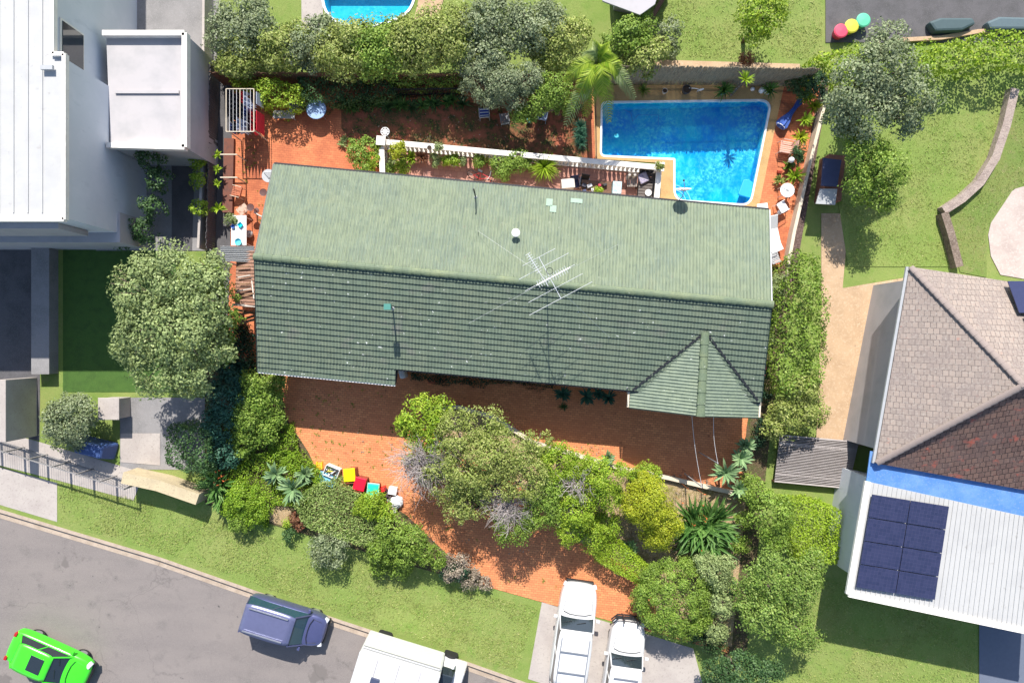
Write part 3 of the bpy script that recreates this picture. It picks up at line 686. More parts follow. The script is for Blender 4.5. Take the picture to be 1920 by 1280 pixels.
vent('short white mushroom vent in the middle of the sunny roof slope', 967, 439, 'n', .34, .07, 'mush', M_WHITEP)
vent('slim pipe standing close to the porch gable', 1176, 727, 's', .7, .02, None, M_BLACK)
# pale replacement tiles
for i, (a, b, c, d) in enumerate(((1030, 380, 12, 15), (1037, 392, 12, 14), (1081, 377, 22, 9))):
    q = on_roof(a, b, 'n'); n = (RE-RW).cross(NW-RW).normalized(); n = n if n.z > 0 else -n; m = MB()
    e1 = (RE-RW).normalized(); e2 = n.cross(e1); q = q+n*.036
    w_, h_ = c*.025, d*.025; m.add([q-e1*w_/2-e2*h_/2, q+e1*w_/2-e2*h_/2, q+e1*w_/2+e2*h_/2, q-e1*w_/2+e2*h_/2], [(0, 1, 2, 3)])
    m.build('patched_tile', plain('pale_tile_%d' % i, (.26, .36, .28), .7), house, world=True)
# television antenna on its guyed mast
ab = on_roof(1025, 531, 's'); ab = Vector((ab.x, ab.y, main_z(ab.x, ab.y)))
an = thing('antenna', 'tall guyed television antenna on the ridge of the green roof', 'antenna', ab)
top = ab+Vector((0, 0, 3.3)); m = MB(); m.tube([ab, top], .028, 6, .02); m.build('mast', M_GALV, an, world=True)
M_ALU = plain('aluminium', (.66, .67, .69), .35, .3)
def boom(c, ang, L, els, tilt=0):
    d = Vector((math.cos(ang), math.sin(ang), tilt)); s_ = Vector((-math.sin(ang), math.cos(ang), 0)); m = MB(); m.tube([c-d*L/2, c+d*L/2], .016, 5)
    for t, l in els: p = c+d*(t-.5)*L; m.tube([p-s_*l/2, p+s_*l/2], .011, 4)
    m.build('element_array', M_ALU, an, world=True)
a1 = R(28)
boom(top-Vector((.0, .0, .7)), a1-R(90), 1.9, [(0.0, 1.5), (.22, 2.3), (.5, 2.3), (.75, 2.5), (1, 2.9)])
boom(top-Vector((.5, -.25, .15)), R(122), 1.5, [(.45+i*.07, .24) for i in range(9)])
boom(top-Vector((-.1, .0, .05)), a1, 1.5, [(.05+i*.07, .30) for i in range(13)])
m = MB(); c = top+Vector((-.05, .2, .05)); m.tube([c+Vector((math.cos(a)*.13, math.sin(a)*.13, 0)) for a in np.linspace(0, 6.283, 14)[:-1]], .012, 4, closed=True); m.build('loop', M_BLACK, an, world=True)
for (x, y, s_) in ((897, 435, 'n'), (1157, 460, 'n'), (880, 606, 's'), (1141, 632, 's')):
    q = on_roof(x, y, s_); m = MB(); m.tube([ab+Vector((0, 0, 2.0)), q+Vector((0, 0, .25))], .004, 3); m.tube([q, q+Vector((0, 0, .25))], .012, 4); m.build('guy_wire', M_ALU, an, world=True)
# satellite dish at the pool side eave: faces the sun in the north
q = P(1274, 376, 3.2); dsh = thing('satellite_dish', 'round satellite dish on a bracket over the pool side gutter', 'satellite dish', q)
c = Vector((q.x, q.y+.28, 3.95)); nd = Vector((-.05, .93, .32)).normalized(); u, v = frame(nd); m = MB(); vs_ = []; fs = []
for i in range(6):
    rr = .36*i/5+1e-3
    for k in range(20): a = 2*math.pi*k/20; vs_.append(c+u*math.cos(a)*rr+v*math.sin(a)*rr+nd*(.10*(rr/.36)**2))
for i in range(5):
    for k in range(20): fs.append((i*20+k, i*20+(k+1) % 20, (i+1)*20+(k+1) % 20, (i+1)*20+k))
m.add(vs_, fs); m.build('reflector', plain('pinkish_dish', (.66, .60, .58), .5), dsh, world=True, smooth=True)
m = MB(); m.tube([q+Vector((0, .05, 0)), Vector((q.x, q.y+.05, 3.8)), c], .022, 6); m.build('bracket', M_GALV, dsh, world=True)
m = MB(); m.tube([c-v*.3, c+nd*.45], .014, 5); m.ball(c+nd*.47, .05, 8); m.build('feed_arm', M_BLACK, dsh, world=True)
# ------------------------------------------------------------------ fences, walls, balustrade
rg = np.random.default_rng(7)
def paling(name, label, a, b, h, mat, w=.09, cat='fence', z0=0, group=None, rails=True, jit=.05, gap=.012):
    a = Vector((a[0], a[1], 0)); b = Vector((b[0], b[1], 0)); t = thing(name, label, cat, a, 0, group); d = (b-a); L = d.length; d.normalize(); an = math.atan2(d.y, d.x)
    m = MB(); n = int(L/(w+gap))
    for i in range(n):
        hh = h+rg.uniform(-jit, jit); p = a+d*(i+.5)*(w+gap); m.box(p.x, p.y, z0+hh/2, w, .025, hh, an+rg.uniform(-.05, .05), tilt=(rg.uniform(-.02, .02), 0))
    m.build('palings', mat, t, world=True)
    if rails:
        for z in (.35, h*.8):
            m = MB(); nn = Vector((-d.y, d.x, 0))*.05; m.beam(a+nn+Vector((0, 0, z+z0)), b+nn+Vector((0, 0, z+z0)), .05, .08); m.build('rail', mat, t, world=True)
    return t
M_REED = layered('weathered_reed', (.30, .25, .17), [(9, .38, .62, (.17, .14, .10), (2.5, .3, .3)), (30, .5, .7, (.40, .35, .26), (3, .3, .3))], .9, (40, .8, .02))
paling('reed_fence', 'weathered reed paling fence along the top side of the pool', P(1112, 157), P(1500, 163), 2.35, M_REED, .035, gap=.004, jit=.09)
paling('picket_fence', 'dark see-through picket fence behind the strap leaf plants', P(740, 184, 0), P(872, 182, 0), 1.3, M_BLACK, .025, gap=.06, jit=.0)
paling('boundary_fence', 'dark timber boundary fence behind the back garden trees', P(420, 160), P(1110, 164), 1.7, M_BROWNW, .1)
paling('side_fence', 'dark timber fence between the asphalt strip and the white house', P(404, 470), P(412, 132), 1.1, M_DARKPV, .1)
def wall(name, label, pts, wd, h, mat, cat='wall', z0=0, cap=None, group=None, closed=False):
    b = Vector((*P(*pts[0])[:2], 0)); q = [Vector((*P(*p)[:2], 0)) for p in pts]; m = MB(); ring = []
    for side in (1, -1):
        row = []
        for i, p in enumerate(q):
            d = (q[min(i+1, len(q)-1)]-q[max(i-1, 0)]).normalized(); n = Vector((-d.y, d.x, 0)); row.append(p+n*side*wd/2)
        ring.append(row)
    for i in range(len(q)-1):
        poly = [ring[0][i], ring[0][i+1], ring[1][i+1], ring[1][i]]; m.prism([v[:2] for v in poly], z0, z0+h)
    return tag(m.build(name, mat, origin=b), label, cat, group)
wall('garden_kerb', 'pale concrete retaining edge curving along the drive by the central tree', [(800, 764), (860, 762), (925, 780), (1000, 828), (1080, 851), (1175, 879)], .2, .35, M_CREAM)
wall('garden_kerb', 'pale concrete retaining edge at the drive below the porch', [(1178, 879), (1250, 893), (1330, 912), (1396, 926)], .2, .35, M_CREAM)
wall('garden_wall', 'long cream wall beside the bark mulch strip right of the pool', [(1536, 205), (1505, 330), (1480, 440), (1462, 540)], .16, .6, M_CREAM)
wall('stone_retaining_wall', 'curved low stone wall across the right hand lawn, upper length', [(1892, 172), (1876, 240), (1856, 300), (1828, 345), (1795, 375), (1760, 398)], .42, .45, layered('pale_stone', (.36, .29, .25), [(3, .45, .7, (.26, .2, .18)), (15, .5, .7, (.45, .38, .33))], .9, (12, 1, .06)))
wall('stone_retaining_wall', 'brown lower length of the stone wall, ending at the tiled neighbour roof', [(1760, 402), (1772, 440), (1788, 502)], .38, .5, layered('brown_stone', (.2, .15, .12), [(3, .45, .7, (.12, .09, .07)), (15, .5, .7, (.33, .27, .22))], .9, (12, 1, .06)))
wall('sandstone_wall', 'low yellowish wall in front of the left hand planter hedge', [(256, 886), (320, 900), (392, 925)], .55, 1.3, layered('yellow_sandstone', (.48, .40, .26), [(2, .45, .7, (.4, .33, .22)), (15, .55, .7, (.3, .25, .17))], .85))
wall('driveway_wall', 'dark grey wall along the right side of the shaded left driveway', [(93, 452), (93, 700)], .9, .7, M_GREYPV)
wall('planter_wall', 'pale bottle green planter box beside the paved courtyard', [(372, 92), (372, 276)], .12, 1.1, M_CONC)
wall('planter_wall', 'thin pale wall left of the asphalt strip', [(398, 0), (396, 300), (388, 470)], .12, 1.0, M_CONC)
wall('beam', 'brown timber beam edging the garden under the lilac roof', [(1196, 82), (1248, -10)], .2, .5, M_BROWNW, 'beam')
wall('log_edging', 'pale log edging along the bottom of the top right yard', [(1680, 78), (1760, 74), (1830, 62), (1960, 56)], .2, .2, M_TANPV, 'edging')
# balustrade
def balustrade(name, label, a, b, h=.98, n=30, first=True):
    a = Vector((*a[:2], 0)); b = Vector((*b[:2], 0)); d = (b-a).normalized(); L = (b-a).length; an = math.atan2(d.y, d.x); t = thing(name, label, 'balustrade', a)
    m = MB(); m.beam(a+Vector((0, 0, h-.05)), b+Vector((0, 0, h-.05)), .27, .10); m.build('top_rail', M_WHITE, t, world=True, bevel=.012)
    m = MB(); m.beam(a+Vector((0, 0, .06)), b+Vector((0, 0, .06)), .24, .12); m.build('plinth', M_WHITE, t, world=True)
    base = None
    for i in range(n):
        p = a+d*L*(i+.5)/n-a
        if base is None:
            m = MB(); m.lathe((0, 0, 0), [(.07, .12), (.07, .16), (.05, .2), (.085, .34), (.095, .42), (.07, .54), (.045, .68), (.065, .74), (.065, h-.1)], 10); base = m.build('baluster', M_WHITE, t, smooth=True); base.location = p
        else:
            c = base.copy(); COL.objects.link(c); c.parent = t; c.location = p
    return t
B0, B1, B2, B3 = P(722, 276), P(1228, 323), P(1223, 390), P(724, 322)
balustrade('balustrade', 'long white balustrade with urn shaped balusters between terrace and red soil yard', B0, B1, n=62)
balustrade('balustrade', 'short white balustrade at the pool end of the terrace', B1+Vector((0, -.2, 0)), B2, n=8)
balustrade('balustrade', 'short grey-white balustrade at the left end of the terrace', B0+Vector((0, -.25, 0)), P(724, 345), n=7)
for lab, p in (('square white balustrade pier at the left corner of the terrace', B0), ('square white balustrade pier at the pool corner of the terrace', B1)):
    m = MB(); m.box(p.x, p.y, .55, .36, .36, 1.1, R(-5)); m.box(p.x, p.y, 1.13, .46, .46, .07, R(-5)); tag(m.build('pier', M_WHITE, origin=(p.x, p.y, 0), bevel=.015), lab, 'pier')
# pale metal frame fence at the left street front
fa, fb = P(-40, 812), P(262, 905); t = thing('metal_fence', 'grey metal frame fence and gate along the left driveway apron', 'fence', fa)
d = fb-fa
for k in range(8):
    p = fa+d*k/7; m = MB(); m.box(p.x, p.y, .75, .07, .07, 1.5, R(-17)); m.build('post', M_GREYPV, t, world=True)
for z in (.2, 1.42): m = MB(); m.beam(fa+Vector((0, 0, z)), fb+Vector((0, 0, z)), .05, .06); m.build('rail', M_GREYPV, t, world=True)
m = MB()
for k in range(70): p = fa+d*(k+.5)/70; m.box(p.x, p.y, .8, .016, .016, 1.2)
m.build('bars', M_GREYPV, t, world=True)
m = MB(); p = P(62, 762); m.box(p.x, p.y, 1.1, .45, 3.0, 2.2); tag(m.build('gate_pier', M_CONC, origin=(p.x, p.y, 0), bevel=.02), 'tall pale gate pier beside the shaded driveway', 'pier')
m = MB(); p = P(228, 762); m.box(p.x, p.y, .55, .95, 1.0, 1.1); m.box(p.x, p.y, 1.12, 1.05, 1.1, .05); tag(m.build('utility_cabinet', M_CONC, origin=(p.x, p.y, 0), bevel=.02), 'pale square utility box by the grey courtyard left of the big tree', 'utility box')
# ------------------------------------------------------------------ left neighbour: white house
M_WROOF = layered('white_roof_sheet', (.44, .44, .435), [(1, .45, .7, (.40, .40, .40)), (8, .6, .75, (.36, .36, .355), (.3, 6, 1)), (2.5, .64, .74, (.33, .32, .31))], .6)
M_BLUEW = layered('pale_blue_wall', (.55, .58, .62), [(1, .45, .7, (.6, .62, .66)), (3, .6, .75, (.48, .51, .55), (1, 1, .3))], .8)
M_GREYW = layered('grey_wall', (.42, .40, .41), [(1, .45, .7, (.36, .35, .36))], .8)
zt = 6.5
q = P(119, 408, zt); w = thing('white_house', 'two storey white house with flat roofs cut off at the left edge', 'house', Vector((q.x, q.y, 0)))
m = MB(); m.prism([(-34, q.y), (q.x, q.y), (q.x, P(0, 108, zt).y), (-34, P(0, 108, zt).y)], 0, zt-.12); m.prism([(-34, P(0, 108, zt).y), (P(97, 0, zt).x, P(0, 108, zt).y), (P(97, 0, zt).x, 26), (-34, 26)], 0, zt-.12); m.build('wall', M_BLUEW, w, world=True)
m = MB(); y0, y1 = q.y-.1, P(0, 108, zt).y; x1, x2 = q.x+.1, P(97, 0, zt).x+.1
rp = [(-34, y0), (x1, y0), (x1, y1+.1), (x2, y1+.1), (x2, 26), (-34, 26)]
m.prism(rp, zt-.12, zt-.02); rib = MB()
for i in range(24): rib.box(x2-.5-.6*i, (y0+26)/2, zt+.0, .05, 26-y0-.6, .04)
rf = m.build('roof', M_WROOF, w, world=True); rib.build('roof_seams', M_WROOF, rf, world=True)
m = MB()
for a, b in zip(rp[:5], rp[1:]): m.beam((a[0], a[1], zt+.03), (b[0], b[1], zt+.03), .16, .24)
m.build('parapet', M_WHITE, w, world=True)
m = MB(); xw = x2-.1; m.box(xw+.03, (P(0, 42, 5.6).y+P(0, 138, 5.6).y)/2-.1, 5.25, .08, 2.4, 1.6); f = m.build('window', M_WHITE, w, world=True)
m = MB(); m.box(xw+.08, (P(0, 42, 5.6).y+P(0, 138, 5.6).y)/2-.1, 5.25, .06, 2.2, 1.4); m.build('pane', M_GLASS, f, world=True)
m = MB(); m.prism([(-34, P(0, 440, 3.6).y), (P(112, 440, 5.2).x, P(0, 440, 3.6).y), (P(112, 440, 5.2).x, q.y-.02), (-34, q.y-.02)], 3.2, 5.3); m.build('balcony', M_GREYW, w, world=True)
m = MB(); m.prism([(-34, P(0, 452, 3.).y), (P(225, 440, 2.6).x, P(0, 452, 3.).y), (P(225, 440, 2.6).x, P(0, 395, 3).y), (-34, P(0, 395, 3).y)], 0, 2.6); m.build('lower_wall', M_GREYW, w, world=True)
m = MB(); p = P(90, 128, 6.6); m.box(p.x, p.y, 6.65, .5, .18, .12); m.build('roof_vent', M_GALV, w, world=True)
e = [P(192, 62, 3.6), P(346, 62, 3.6), P(346, 276, 3.6), P(200, 272, 3.6)]
m = MB(); m.prism([v[:2] for v in e], 0, 3.3); m.build('extension_wall', M_GREYW, w, world=True)
m = MB(); ex = [tuple(v[:2]) for v in e]
for i in range(1, 4): m.beam((*ex[i-1], 3.45), (*ex[i], 3.45), .24, .36)
m.build('extension_parapet', M_WHITE, w, world=True)
m = MB(); a, b = P(215, 172, 3.4), P(335, 172, 3.4); m.beam((a.x, a.y, 3.34), (b.x, b.y, 3.34), .14, .10); m.build('roof_divider', M_GREYW, w, world=True)
# ------------------------------------------------------------------ right neighbour: tiled hip roof, blue awning, white metal roof
M_TG = bricks('grey_brown_roof_tiles', (.31, .25, .215), (.25, .205, .18), (.14, .115, .105), .20, .26, R(3), stains=[(1.1, .45, .7, (.22, .18, .165)), (2.4, .66, .74, (.38, .16, .12)), (12, .5, .7, (.33, .29, .26))], ms=.014)
M_TR = bricks('dark_brown_roof_tiles', (.19, .115, .09), (.13, .08, .068), (.05, .033, .03), .24, .26, R(-12), stains=[(1.1, .45, .7, (.14, .095, .085)), (2.2, .58, .70, (.36, .10, .07)), (12, .55, .7, (.24, .17, .14))], ms=.02)
ze, zr = 4.1, 6.6
A_ = P(1706, 500, ze); B_ = P(1642, 868, ze); Rg = P(1918, 722, zr); C_ = P(2110, 560, ze); D_ = P(2040, 940, ze); Re = Rg+Vector((4, 0, 0))
th = thing('tiled_house', 'neighbour house with large brown and grey tiled hip roof at the right edge', 'house', Vector((B_.x, B_.y, 0)))
def plane(name, pts, mat, parent, thick=.1):
    m = MB(); n = len(pts); pts = [Vector(p) for p in pts]; m.add(pts+[p-Vector((0, 0, thick)) for p in pts], [tuple(range(n)), tuple(range(2*n-1, n-1, -1))]+[(i, (i+1) % n, (i+1) % n+n, i+n) for i in range(n)]); o = m.build(name, mat, parent, world=True)
    return o
plane('roof', [A_, B_, Rg], M_TG, th); plane('roof', [A_, Rg, Re, C_], M_TG, th)['label'] = 'north slope of the hip roof with dark solar panels'
plane('roof', [B_, D_, Re, Rg], M_TR, th)['label'] = 'dark reddish south slope of the hip roof'
for a, b in ((A_, Rg), (B_, Rg), (Rg, Re)): capping(a, b, .13, 22, th, plain('grey_ridge_tiles', (.26, .21, .19), .8), .04)
m = MB(); wp = [A_+Vector((.5, -.5, 0)), C_+Vector((0, -.5, 0)), D_+Vector((0, .5, 0)), B_+Vector((.5, .5, 0))]; m.prism([v[:2] for v in wp], 0, 3.95); m.build('wall', M_GREYW, th, world=True)
m = MB(); m.beam(A_+Vector((-.08, 0, -.08)), B_+Vector((-.08, 0, -.08)), .12, .1); m.build('gutter', M_GALV, th, world=True)
pz = .12
for i in range(2):
    for j in range(2):
        u = (Re-Rg).normalized(); a = Rg.lerp(A_, .28+.30*j)+u*(1.95+i*1.1+(.30*j)*2.6); nn = (Re-Rg).cross(A_-Rg).normalized(); nn = nn if nn.z > 0 else -nn; v = nn.cross(u)
        if v.y < 0: v = -v
        a = a+nn*.12; plane('solar_panel', [a, a+u*1.05, a+u*1.05+v*1.6, a+v*1.6], plain('solar_panel_%d%d' % (i, j), (.03, .035, .09), .25), th, .04)
pts = [P(1622, 852, 3.2), P(1640, 868, 3.2), P(2020, 952, 3.2), P(2020, 1000, 3.0), P(1626, 905, 3.0)]
tag(plane('awning', [P(1632, 845, 3.95), P(2030, 925, 3.95), P(2030, 994, 3.77), P(1624, 905, 3.77)], layered('blue_awning', (.09, .22, .52), [(1.5, .42, .7, (.15, .29, .56)), (5, .6, .72, (.10, .16, .32), (4, .5, 1)), (14, .55, .7, (.2, .3, .5))], .6), None, .05), 'bright blue awning strip between the tiled roof and the white metal roof', 'awning')
wz = 3.8
wp = [P(1626, 902, wz), P(2030, 992, wz), P(2010, 1200, wz-.25), P(1590, 1112, wz-.25)]
g_ = thing('metal_roofed_annex', 'white metal roofed annex carrying solar panels, lower right', 'building', Vector((*wp[3][:2], 0)))
rfm = plane('roof', wp, M_WROOF, g_, .12)
m = MB()
for i in range(46):
    a = wp[0].lerp(wp[1], (i+.5)/46); b = wp[3].lerp(wp[2], (i+.5)/46); m.beam(a+Vector((0, 0, .015)), b+Vector((0, 0, .015)), .035, .04)
m.build('roof_ribs', M_WROOF, rfm, world=True)
for a, b in ((wp[0], wp[3]), (wp[3], wp[2])): m = MB(); m.beam(a+Vector((0, 0, .02)), b+Vector((0, 0, .02)), .26, .14); m.build('gutter', M_WHITE, g_, world=True)
m = MB(); m.prism([v[:2] for v in (wp[0]+Vector((.5, 0, 0)), wp[1], wp[2]+Vector((0, .6, 0)), wp[3]+Vector((.5, .6, 0)))], 0, 3.35); m.build('wall', M_BLUEW, g_, world=True)
sa, sb, sc_, sdd = P(1634, 925, wz+.1), P(1779, 948, wz+.1), P(1752, 1124, wz-.1), P(1604, 1100, wz-.1)
M_SOL = bricks('solar_cells', (.025, .032, .075), (.034, .04, .09), (.06, .06, .13), .165, .165, R(10), ms=.004, rough=.22); M_SOL.node_tree.nodes['Brick Texture'].offset = 0; k = 0
for i in range(2):
    for j in range(4):
        def bl(u, v): return (sa*(1-u)+sb*u)*(1-v)+(sdd*(1-u)+sc_*u)*v+Vector((0, 0, .05))
        e = .005; pn = [bl(i/2+e, j/4+e), bl((i+1)/2-e, j/4+e), bl((i+1)/2-e, (j+1)/4-e), bl(i/2+e, (j+1)/4-e)]
        b0 = sum(pn, Vector())/4; o = plane('solar_panel', pn, M_SOL, g_, .04)
# deck, planks
t = thing('timber_deck', 'weathered grey timber deck between the hedge trees and the tan path', 'deck', P(1455, 905))
m = MB(); dk = [P(1462, 815, .4), P(1610, 828, .4), P(1590, 915, .4), P(1452, 902, .4)]
for i in range(30):
    a = dk[0].lerp(dk[3], (i+.5)/30); b = dk[1].lerp(dk[2], (i+.5)/30); m.beam(a, b, .125, .04)
m.build('boards', layered('grey_deck_timber', (.44, .40, .39), [(3, .42, .68, (.34, .30, .29), (1, 8, 1)), (2, .66, .74, (.42, .24, .18))], .85), t, world=True)
m = MB(); m.beam(dk[3]-Vector((0, 0, .2)), dk[2]-Vector((0, 0, .2)), .08, .36); m.build('fascia', M_BROWNW, t, world=True)
wall('house_side_wall', 'cream rendered wall running down beside the white metal roof', [(1604, 905), (1590, 960), (1575, 1015)], .3, .9, M_CREAM)
# lilac roof at top, playhouse in the shrubs
t = thing('shed', 'lilac grey metal shed roof cut off at the top edge', 'shed', P(1180, -20)); plane('roof', [P(1120, -60, 2.8), P(1250, -60, 2.8), P(1228, 8, 2.8), P(1200, 28, 2.8), P(1130, 2, 2.8)], M_GREYW, t, .1)
m = MB(); m.prism([v[:2] for v in (P(1140, -60, 0), P(1240, -60, 0), P(1205, 30, 0), P(1150, 20, 0))], 0, 2.65); m.build('wall', M_GREYW, t, world=True)
t = thing('playhouse', 'small playhouse with navy roof and terracotta sides among the shrubs right of the pool', 'playhouse', P(1555, 320))
m = MB(); m.prism([v[:2] for v in (P(1536, 300), P(1566, 303), P(1558, 385), P(1526, 380))], 0, 1.1); m.build('wall', layered('faded_terracotta', (.28, .12, .08), [(5, .45, .7, (.2, .1, .08))], .9), t, world=True)
plane('roof', [P(1544, 296, 1.5), P(1578, 300, 1.5), P(1570, 350, 1.5), P(1540, 348, 1.5)], plain('navy_roof', (.05, .06, .13), .6), t, .08)
plane('roof', [P(1538, 354, 1.4), P(1570, 354, 1.4), P(1566, 384, 1.4), P(1530, 382, 1.4)], M_GALV, t, .08)['label'] = 'pale grey rear roof'

# ------------------------------------------------------------------ vehicles
def car(name, label, px, py, ang, L, W, H, body, prof, cab, glass=None, group=None, grille='bar', light=None, roofc=None):
    """prof: (x, half width, belt height) stations, nose at +x; cab: (x, half width at belt, height, half width at roof) stations of the glasshouse"""
    p = P(px, py, .9); p.z = -.02 if name != 'road' else 0
    t = thing(name, label, 'car', (p.x, p.y, 0.0), ang, group)
    def loft(rings, nm, mat, close=True):
        m = MB(); k = len(rings[0]); vs_ = [v for r in rings for v in r]; fs = []
        for i in range(len(rings)-1):
            for j in range(k-1): fs.append((i*k+j, i*k+j+1, (i+1)*k+j+1, (i+1)*k+j))
            fs.append((i*k+k-1, i*k, (i+1)*k, (i+1)*k+k-1))
        fs += [tuple(range(k-1, -1, -1)), tuple((len(rings)-1)*k+j for j in range(k))]; m.add(vs_, fs); o = m.build(nm, mat, t, smooth=False)
        s = o.modifiers.new('subdiv', 'SUBSURF'); s.levels = s.render_levels = 2; o.data.shade_smooth(); return o
    rings = []
    for x, hw, z in prof:
        rings.append([(x, -hw*.94, .22), (x, -hw, .5), (x, -hw*.99, z*.86), (x, -hw*.90, z), (x, -hw*.4, z+.035), (x, 0, z+.045), (x, hw*.4, z+.035), (x, hw*.90, z), (x, hw*.99, z*.86), (x, hw, .5), (x, hw*.94, .22), (x, 0, .2)])
    b_ = loft(rings, 'body', body)
    x0, x1, x2, x3, zb, zr_, hb, hr = cab
    # dark glass volume: belt rectangle to roof rectangle
    def hexa(xa, xb, xc, xd, za, zb_, ha, hb_, nm, mat, sub=1, par=None):
        m = MB(); m.add([(xa, -ha, za), (xb, -ha, za), (xb, ha, za), (xa, ha, za), (xc, -hb_, zb_), (xd, -hb_, zb_), (xd, hb_, zb_), (xc, hb_, zb_)], [(3, 2, 1, 0), (4, 5, 6, 7), (0, 1, 5, 4), (1, 2, 6, 5), (2, 3, 7, 6), (3, 0, 4, 7)])
        return m.build(nm, mat, par or t, bevel=.06)
    hexa(x0, x1, x2, x3, zb-.12, zr_-.075, hb, hr-.02, 'windows', glass or M_GLASS)
    m = MB(); n = 9; vs_ = []; fs = []
    for i in range(n):
        u = i/(n-1); x = x2-.03+(x3-x2+.06)*u
        for j in range(n):
            v = j/(n-1)*2-1; e = 1-.10*abs(2*u-1)**4; vs_.append((x, v*(hr+.02)*e, zr_-.022*abs(v)**3-.022*abs(2*u-1)**3))
    b0 = len(vs_); vs_ += [(x_, y_, z_-.07) for x_, y_, z_ in vs_]
    for i in range(n-1):
        for j in range(n-1): a = i*n+j; fs.append((a, a+n, a+n+1, a+1))
    rim = [j for j in range(n)]+[i*n+n-1 for i in range(1, n)]+[(n-1)*n+j for j in range(n-2, -1, -1)]+[i*n for i in range(n-2, 0, -1)]
    for a, b in zip(rim, rim[1:]+rim[:1]): fs.append((a, b, b+b0, a+b0))
    m.add(vs_, fs); m.build('roof', roofc or body, t, smooth=True)
    for s_ in (-1, 1):
        for xa, xb in ((x0, x2), (x1, x3), ((x0*.45+x1*.55)-.05, (x2*.5+x3*.5))): m = MB(); m.beam((xa, s_*(hb-.02), zb-.08), (xb, s_*(hr-.02), zr_-.05), .05, .05); m.build('pillar', body, t)
    for sx in (L*.30, -L*.29):
        for s_ in (-1, 1):
            m = MB(); prof_ = [(.12, -.10), (.30, -.11), (.33, -.07), (.33, .07), (.30, .11), (.12, .10)]
            vs_ = []; k = 18
            for r_, y_ in prof_:
                for q_ in range(k): a = 2*math.pi*q_/k; vs_.append((sx+math.cos(a)*r_, s_*(W/2-.20)+y_, .33+math.sin(a)*r_))
            m.add(vs_, [(i*k+q_, i*k+(q_+1) % k, (i+1)*k+(q_+1) % k, (i+1)*k+q_) for i in range(5) for q_ in range(k)]); wh = m.build('wheel', M_RUB, t)
            m = MB(); m.tube([(sx, s_*(W/2-.20)-.105, .33), (sx, s_*(W/2-.20)+.105, .33)], .2, 12); m.build('rim', M_STEEL, wh)
    for s_ in (-1, 1):
        m = MB(); m.box(L/2-.16, s_*(W/2-.30), .70, .22, .34, .16, s_*-.35); m.build('headlight', M_GLASSL, t, bevel=.03)
        m = MB(); m.box(-L/2+.16, s_*(W/2-.26), .80, .14, .2, .3); m.build('tail_light', M_REDL, t, bevel=.02)
        m = MB(); m.box(x1-.18, s_*(W/2+.09), zb+.03, .14, .2, .15); m.build('mirror', body, t, bevel=.03)
    m = MB(); m.box(L/2-.02, 0, .45, .12, W*.72, .26); m.build('front_bumper', M_BLACK, t, bevel=.03)
    m = MB(); zt_ = prof[5][2]*.96+.0
    m.tube([(x1+.12, -W*.36, zt_+.055), (x1+.02, -W*.2, zt_+.085), (x1+.0, 0, zt_+.09), (x1+.02, W*.2, zt_+.085), (x1+.12, W*.36, zt_+.055)], .018, 4)
    m.build('cowl_seam', M_BLACK, t)
    for s_ in (-1, 1): m = MB(); m.tube([(x1+.15, s_*W*.37, zt_+.03), (L*.32, s_*W*.35, zt_+.0), (L/2-.3, s_*W*.30, zt_*.93)], .009, 4); m.build('bonnet_seam', M_BLACK, t)
    m = MB()
    for s_ in (-1, 1): m.beam((x3+.35, s_*.35-.1, zb+.22), (x3+.25, s_*.35+.35, zb+.3), .02, .02)
    m.build('wiper', M_BLACK, t); return t
M_GLASSL = plain('headlight_lens', (.6, .62, .65), .15); M_REDL = plain('tail_lens', (.4, .02, .02), .2)
def prof_std(L, W, zb, nose=.42):
    h = W/2; return [(-L/2, h*.72, zb*.80), (-L/2+.12, h*.90, zb*.96), (-L/2+.5, h*.99, zb), (-.2*L, h, zb), (0, h, zb), (.17*L, h, zb), (L*.32, h*.98, zb*.96), (L/2-.45, h*.93, zb*.90), (L/2-.15, h*.80, zb*.82), (L/2, h*.62, zb*.70)]
CW = plain('white_car_paint', (.62, .62, .62), .25, 0, .5, coat=.6); CB = plain('silver_blue_car_paint', (.09, .10, .22), .3, .35, .5, coat=.6); CG = plain('bright_green_car_paint', (.06, .72, .02), .3, 0, .5, coat=.6)
c1 = car('parked_car', 'white estate car with flat bonnet on the brick drive, nose towards the house', 1076, 1190, R(82), 5.15, 1.94, 1.75, CW, prof_std(5.15, 1.94, 1.12), (-2.4, 1.1, -2.25, .5, 1.08, 1.72, .88, .82))
m = MB(); 
for s_ in (-1, 1): m.beam((-2.0, s_*.68, 1.80), (.2, s_*.68, 1.80), .04, .04)
for x in (-1.5, -.5): m.beam((x, -.7, 1.80), (x, .7, 1.80), .06, .03)
m.build('roof_rack', M_STEEL, c1)
c2 = car('parked_utility', 'white utility with black bull bar beside the round topiary bush', 1168, 1262, R(82), 5.2, 1.86, 1.7, CW, prof_std(5.2, 1.86, 1.08), (-1.0, 1.15, -.85, .6, 1.04, 1.66, .84, .78))
m = MB()
for z in (.5, .75, 1.0): m.tube([(2.45, -.88, z), (2.74, -.6, z), (2.78, 0, z), (2.74, .6, z), (2.45, .88, z)], .04, 6)
for y in (-.35, .35): m.tube([(2.75, y, .35), (2.78, y, 1.15), (2.6, y, 1.2)], .04, 6)
m.build('bull_bar', M_BLACK, c2)
m = MB(); m.box(-1.75, .0, 1.16, 1.4, 1.6, .08); m.build('tray', M_STEEL, c2)
m = MB(); m.box(-1.2, -.35, 1.78, 1.9, .42, .1); m.build('roof_load', plain('orange_cover', (.65, .16, .04), .5), c2, bevel=.02)
for x in (-.75, .1): m = MB(); m.beam((x, -.6, 1.72), (x, .6, 1.72), .06, .05); m.build('roof_bar', M_STEEL, c2)
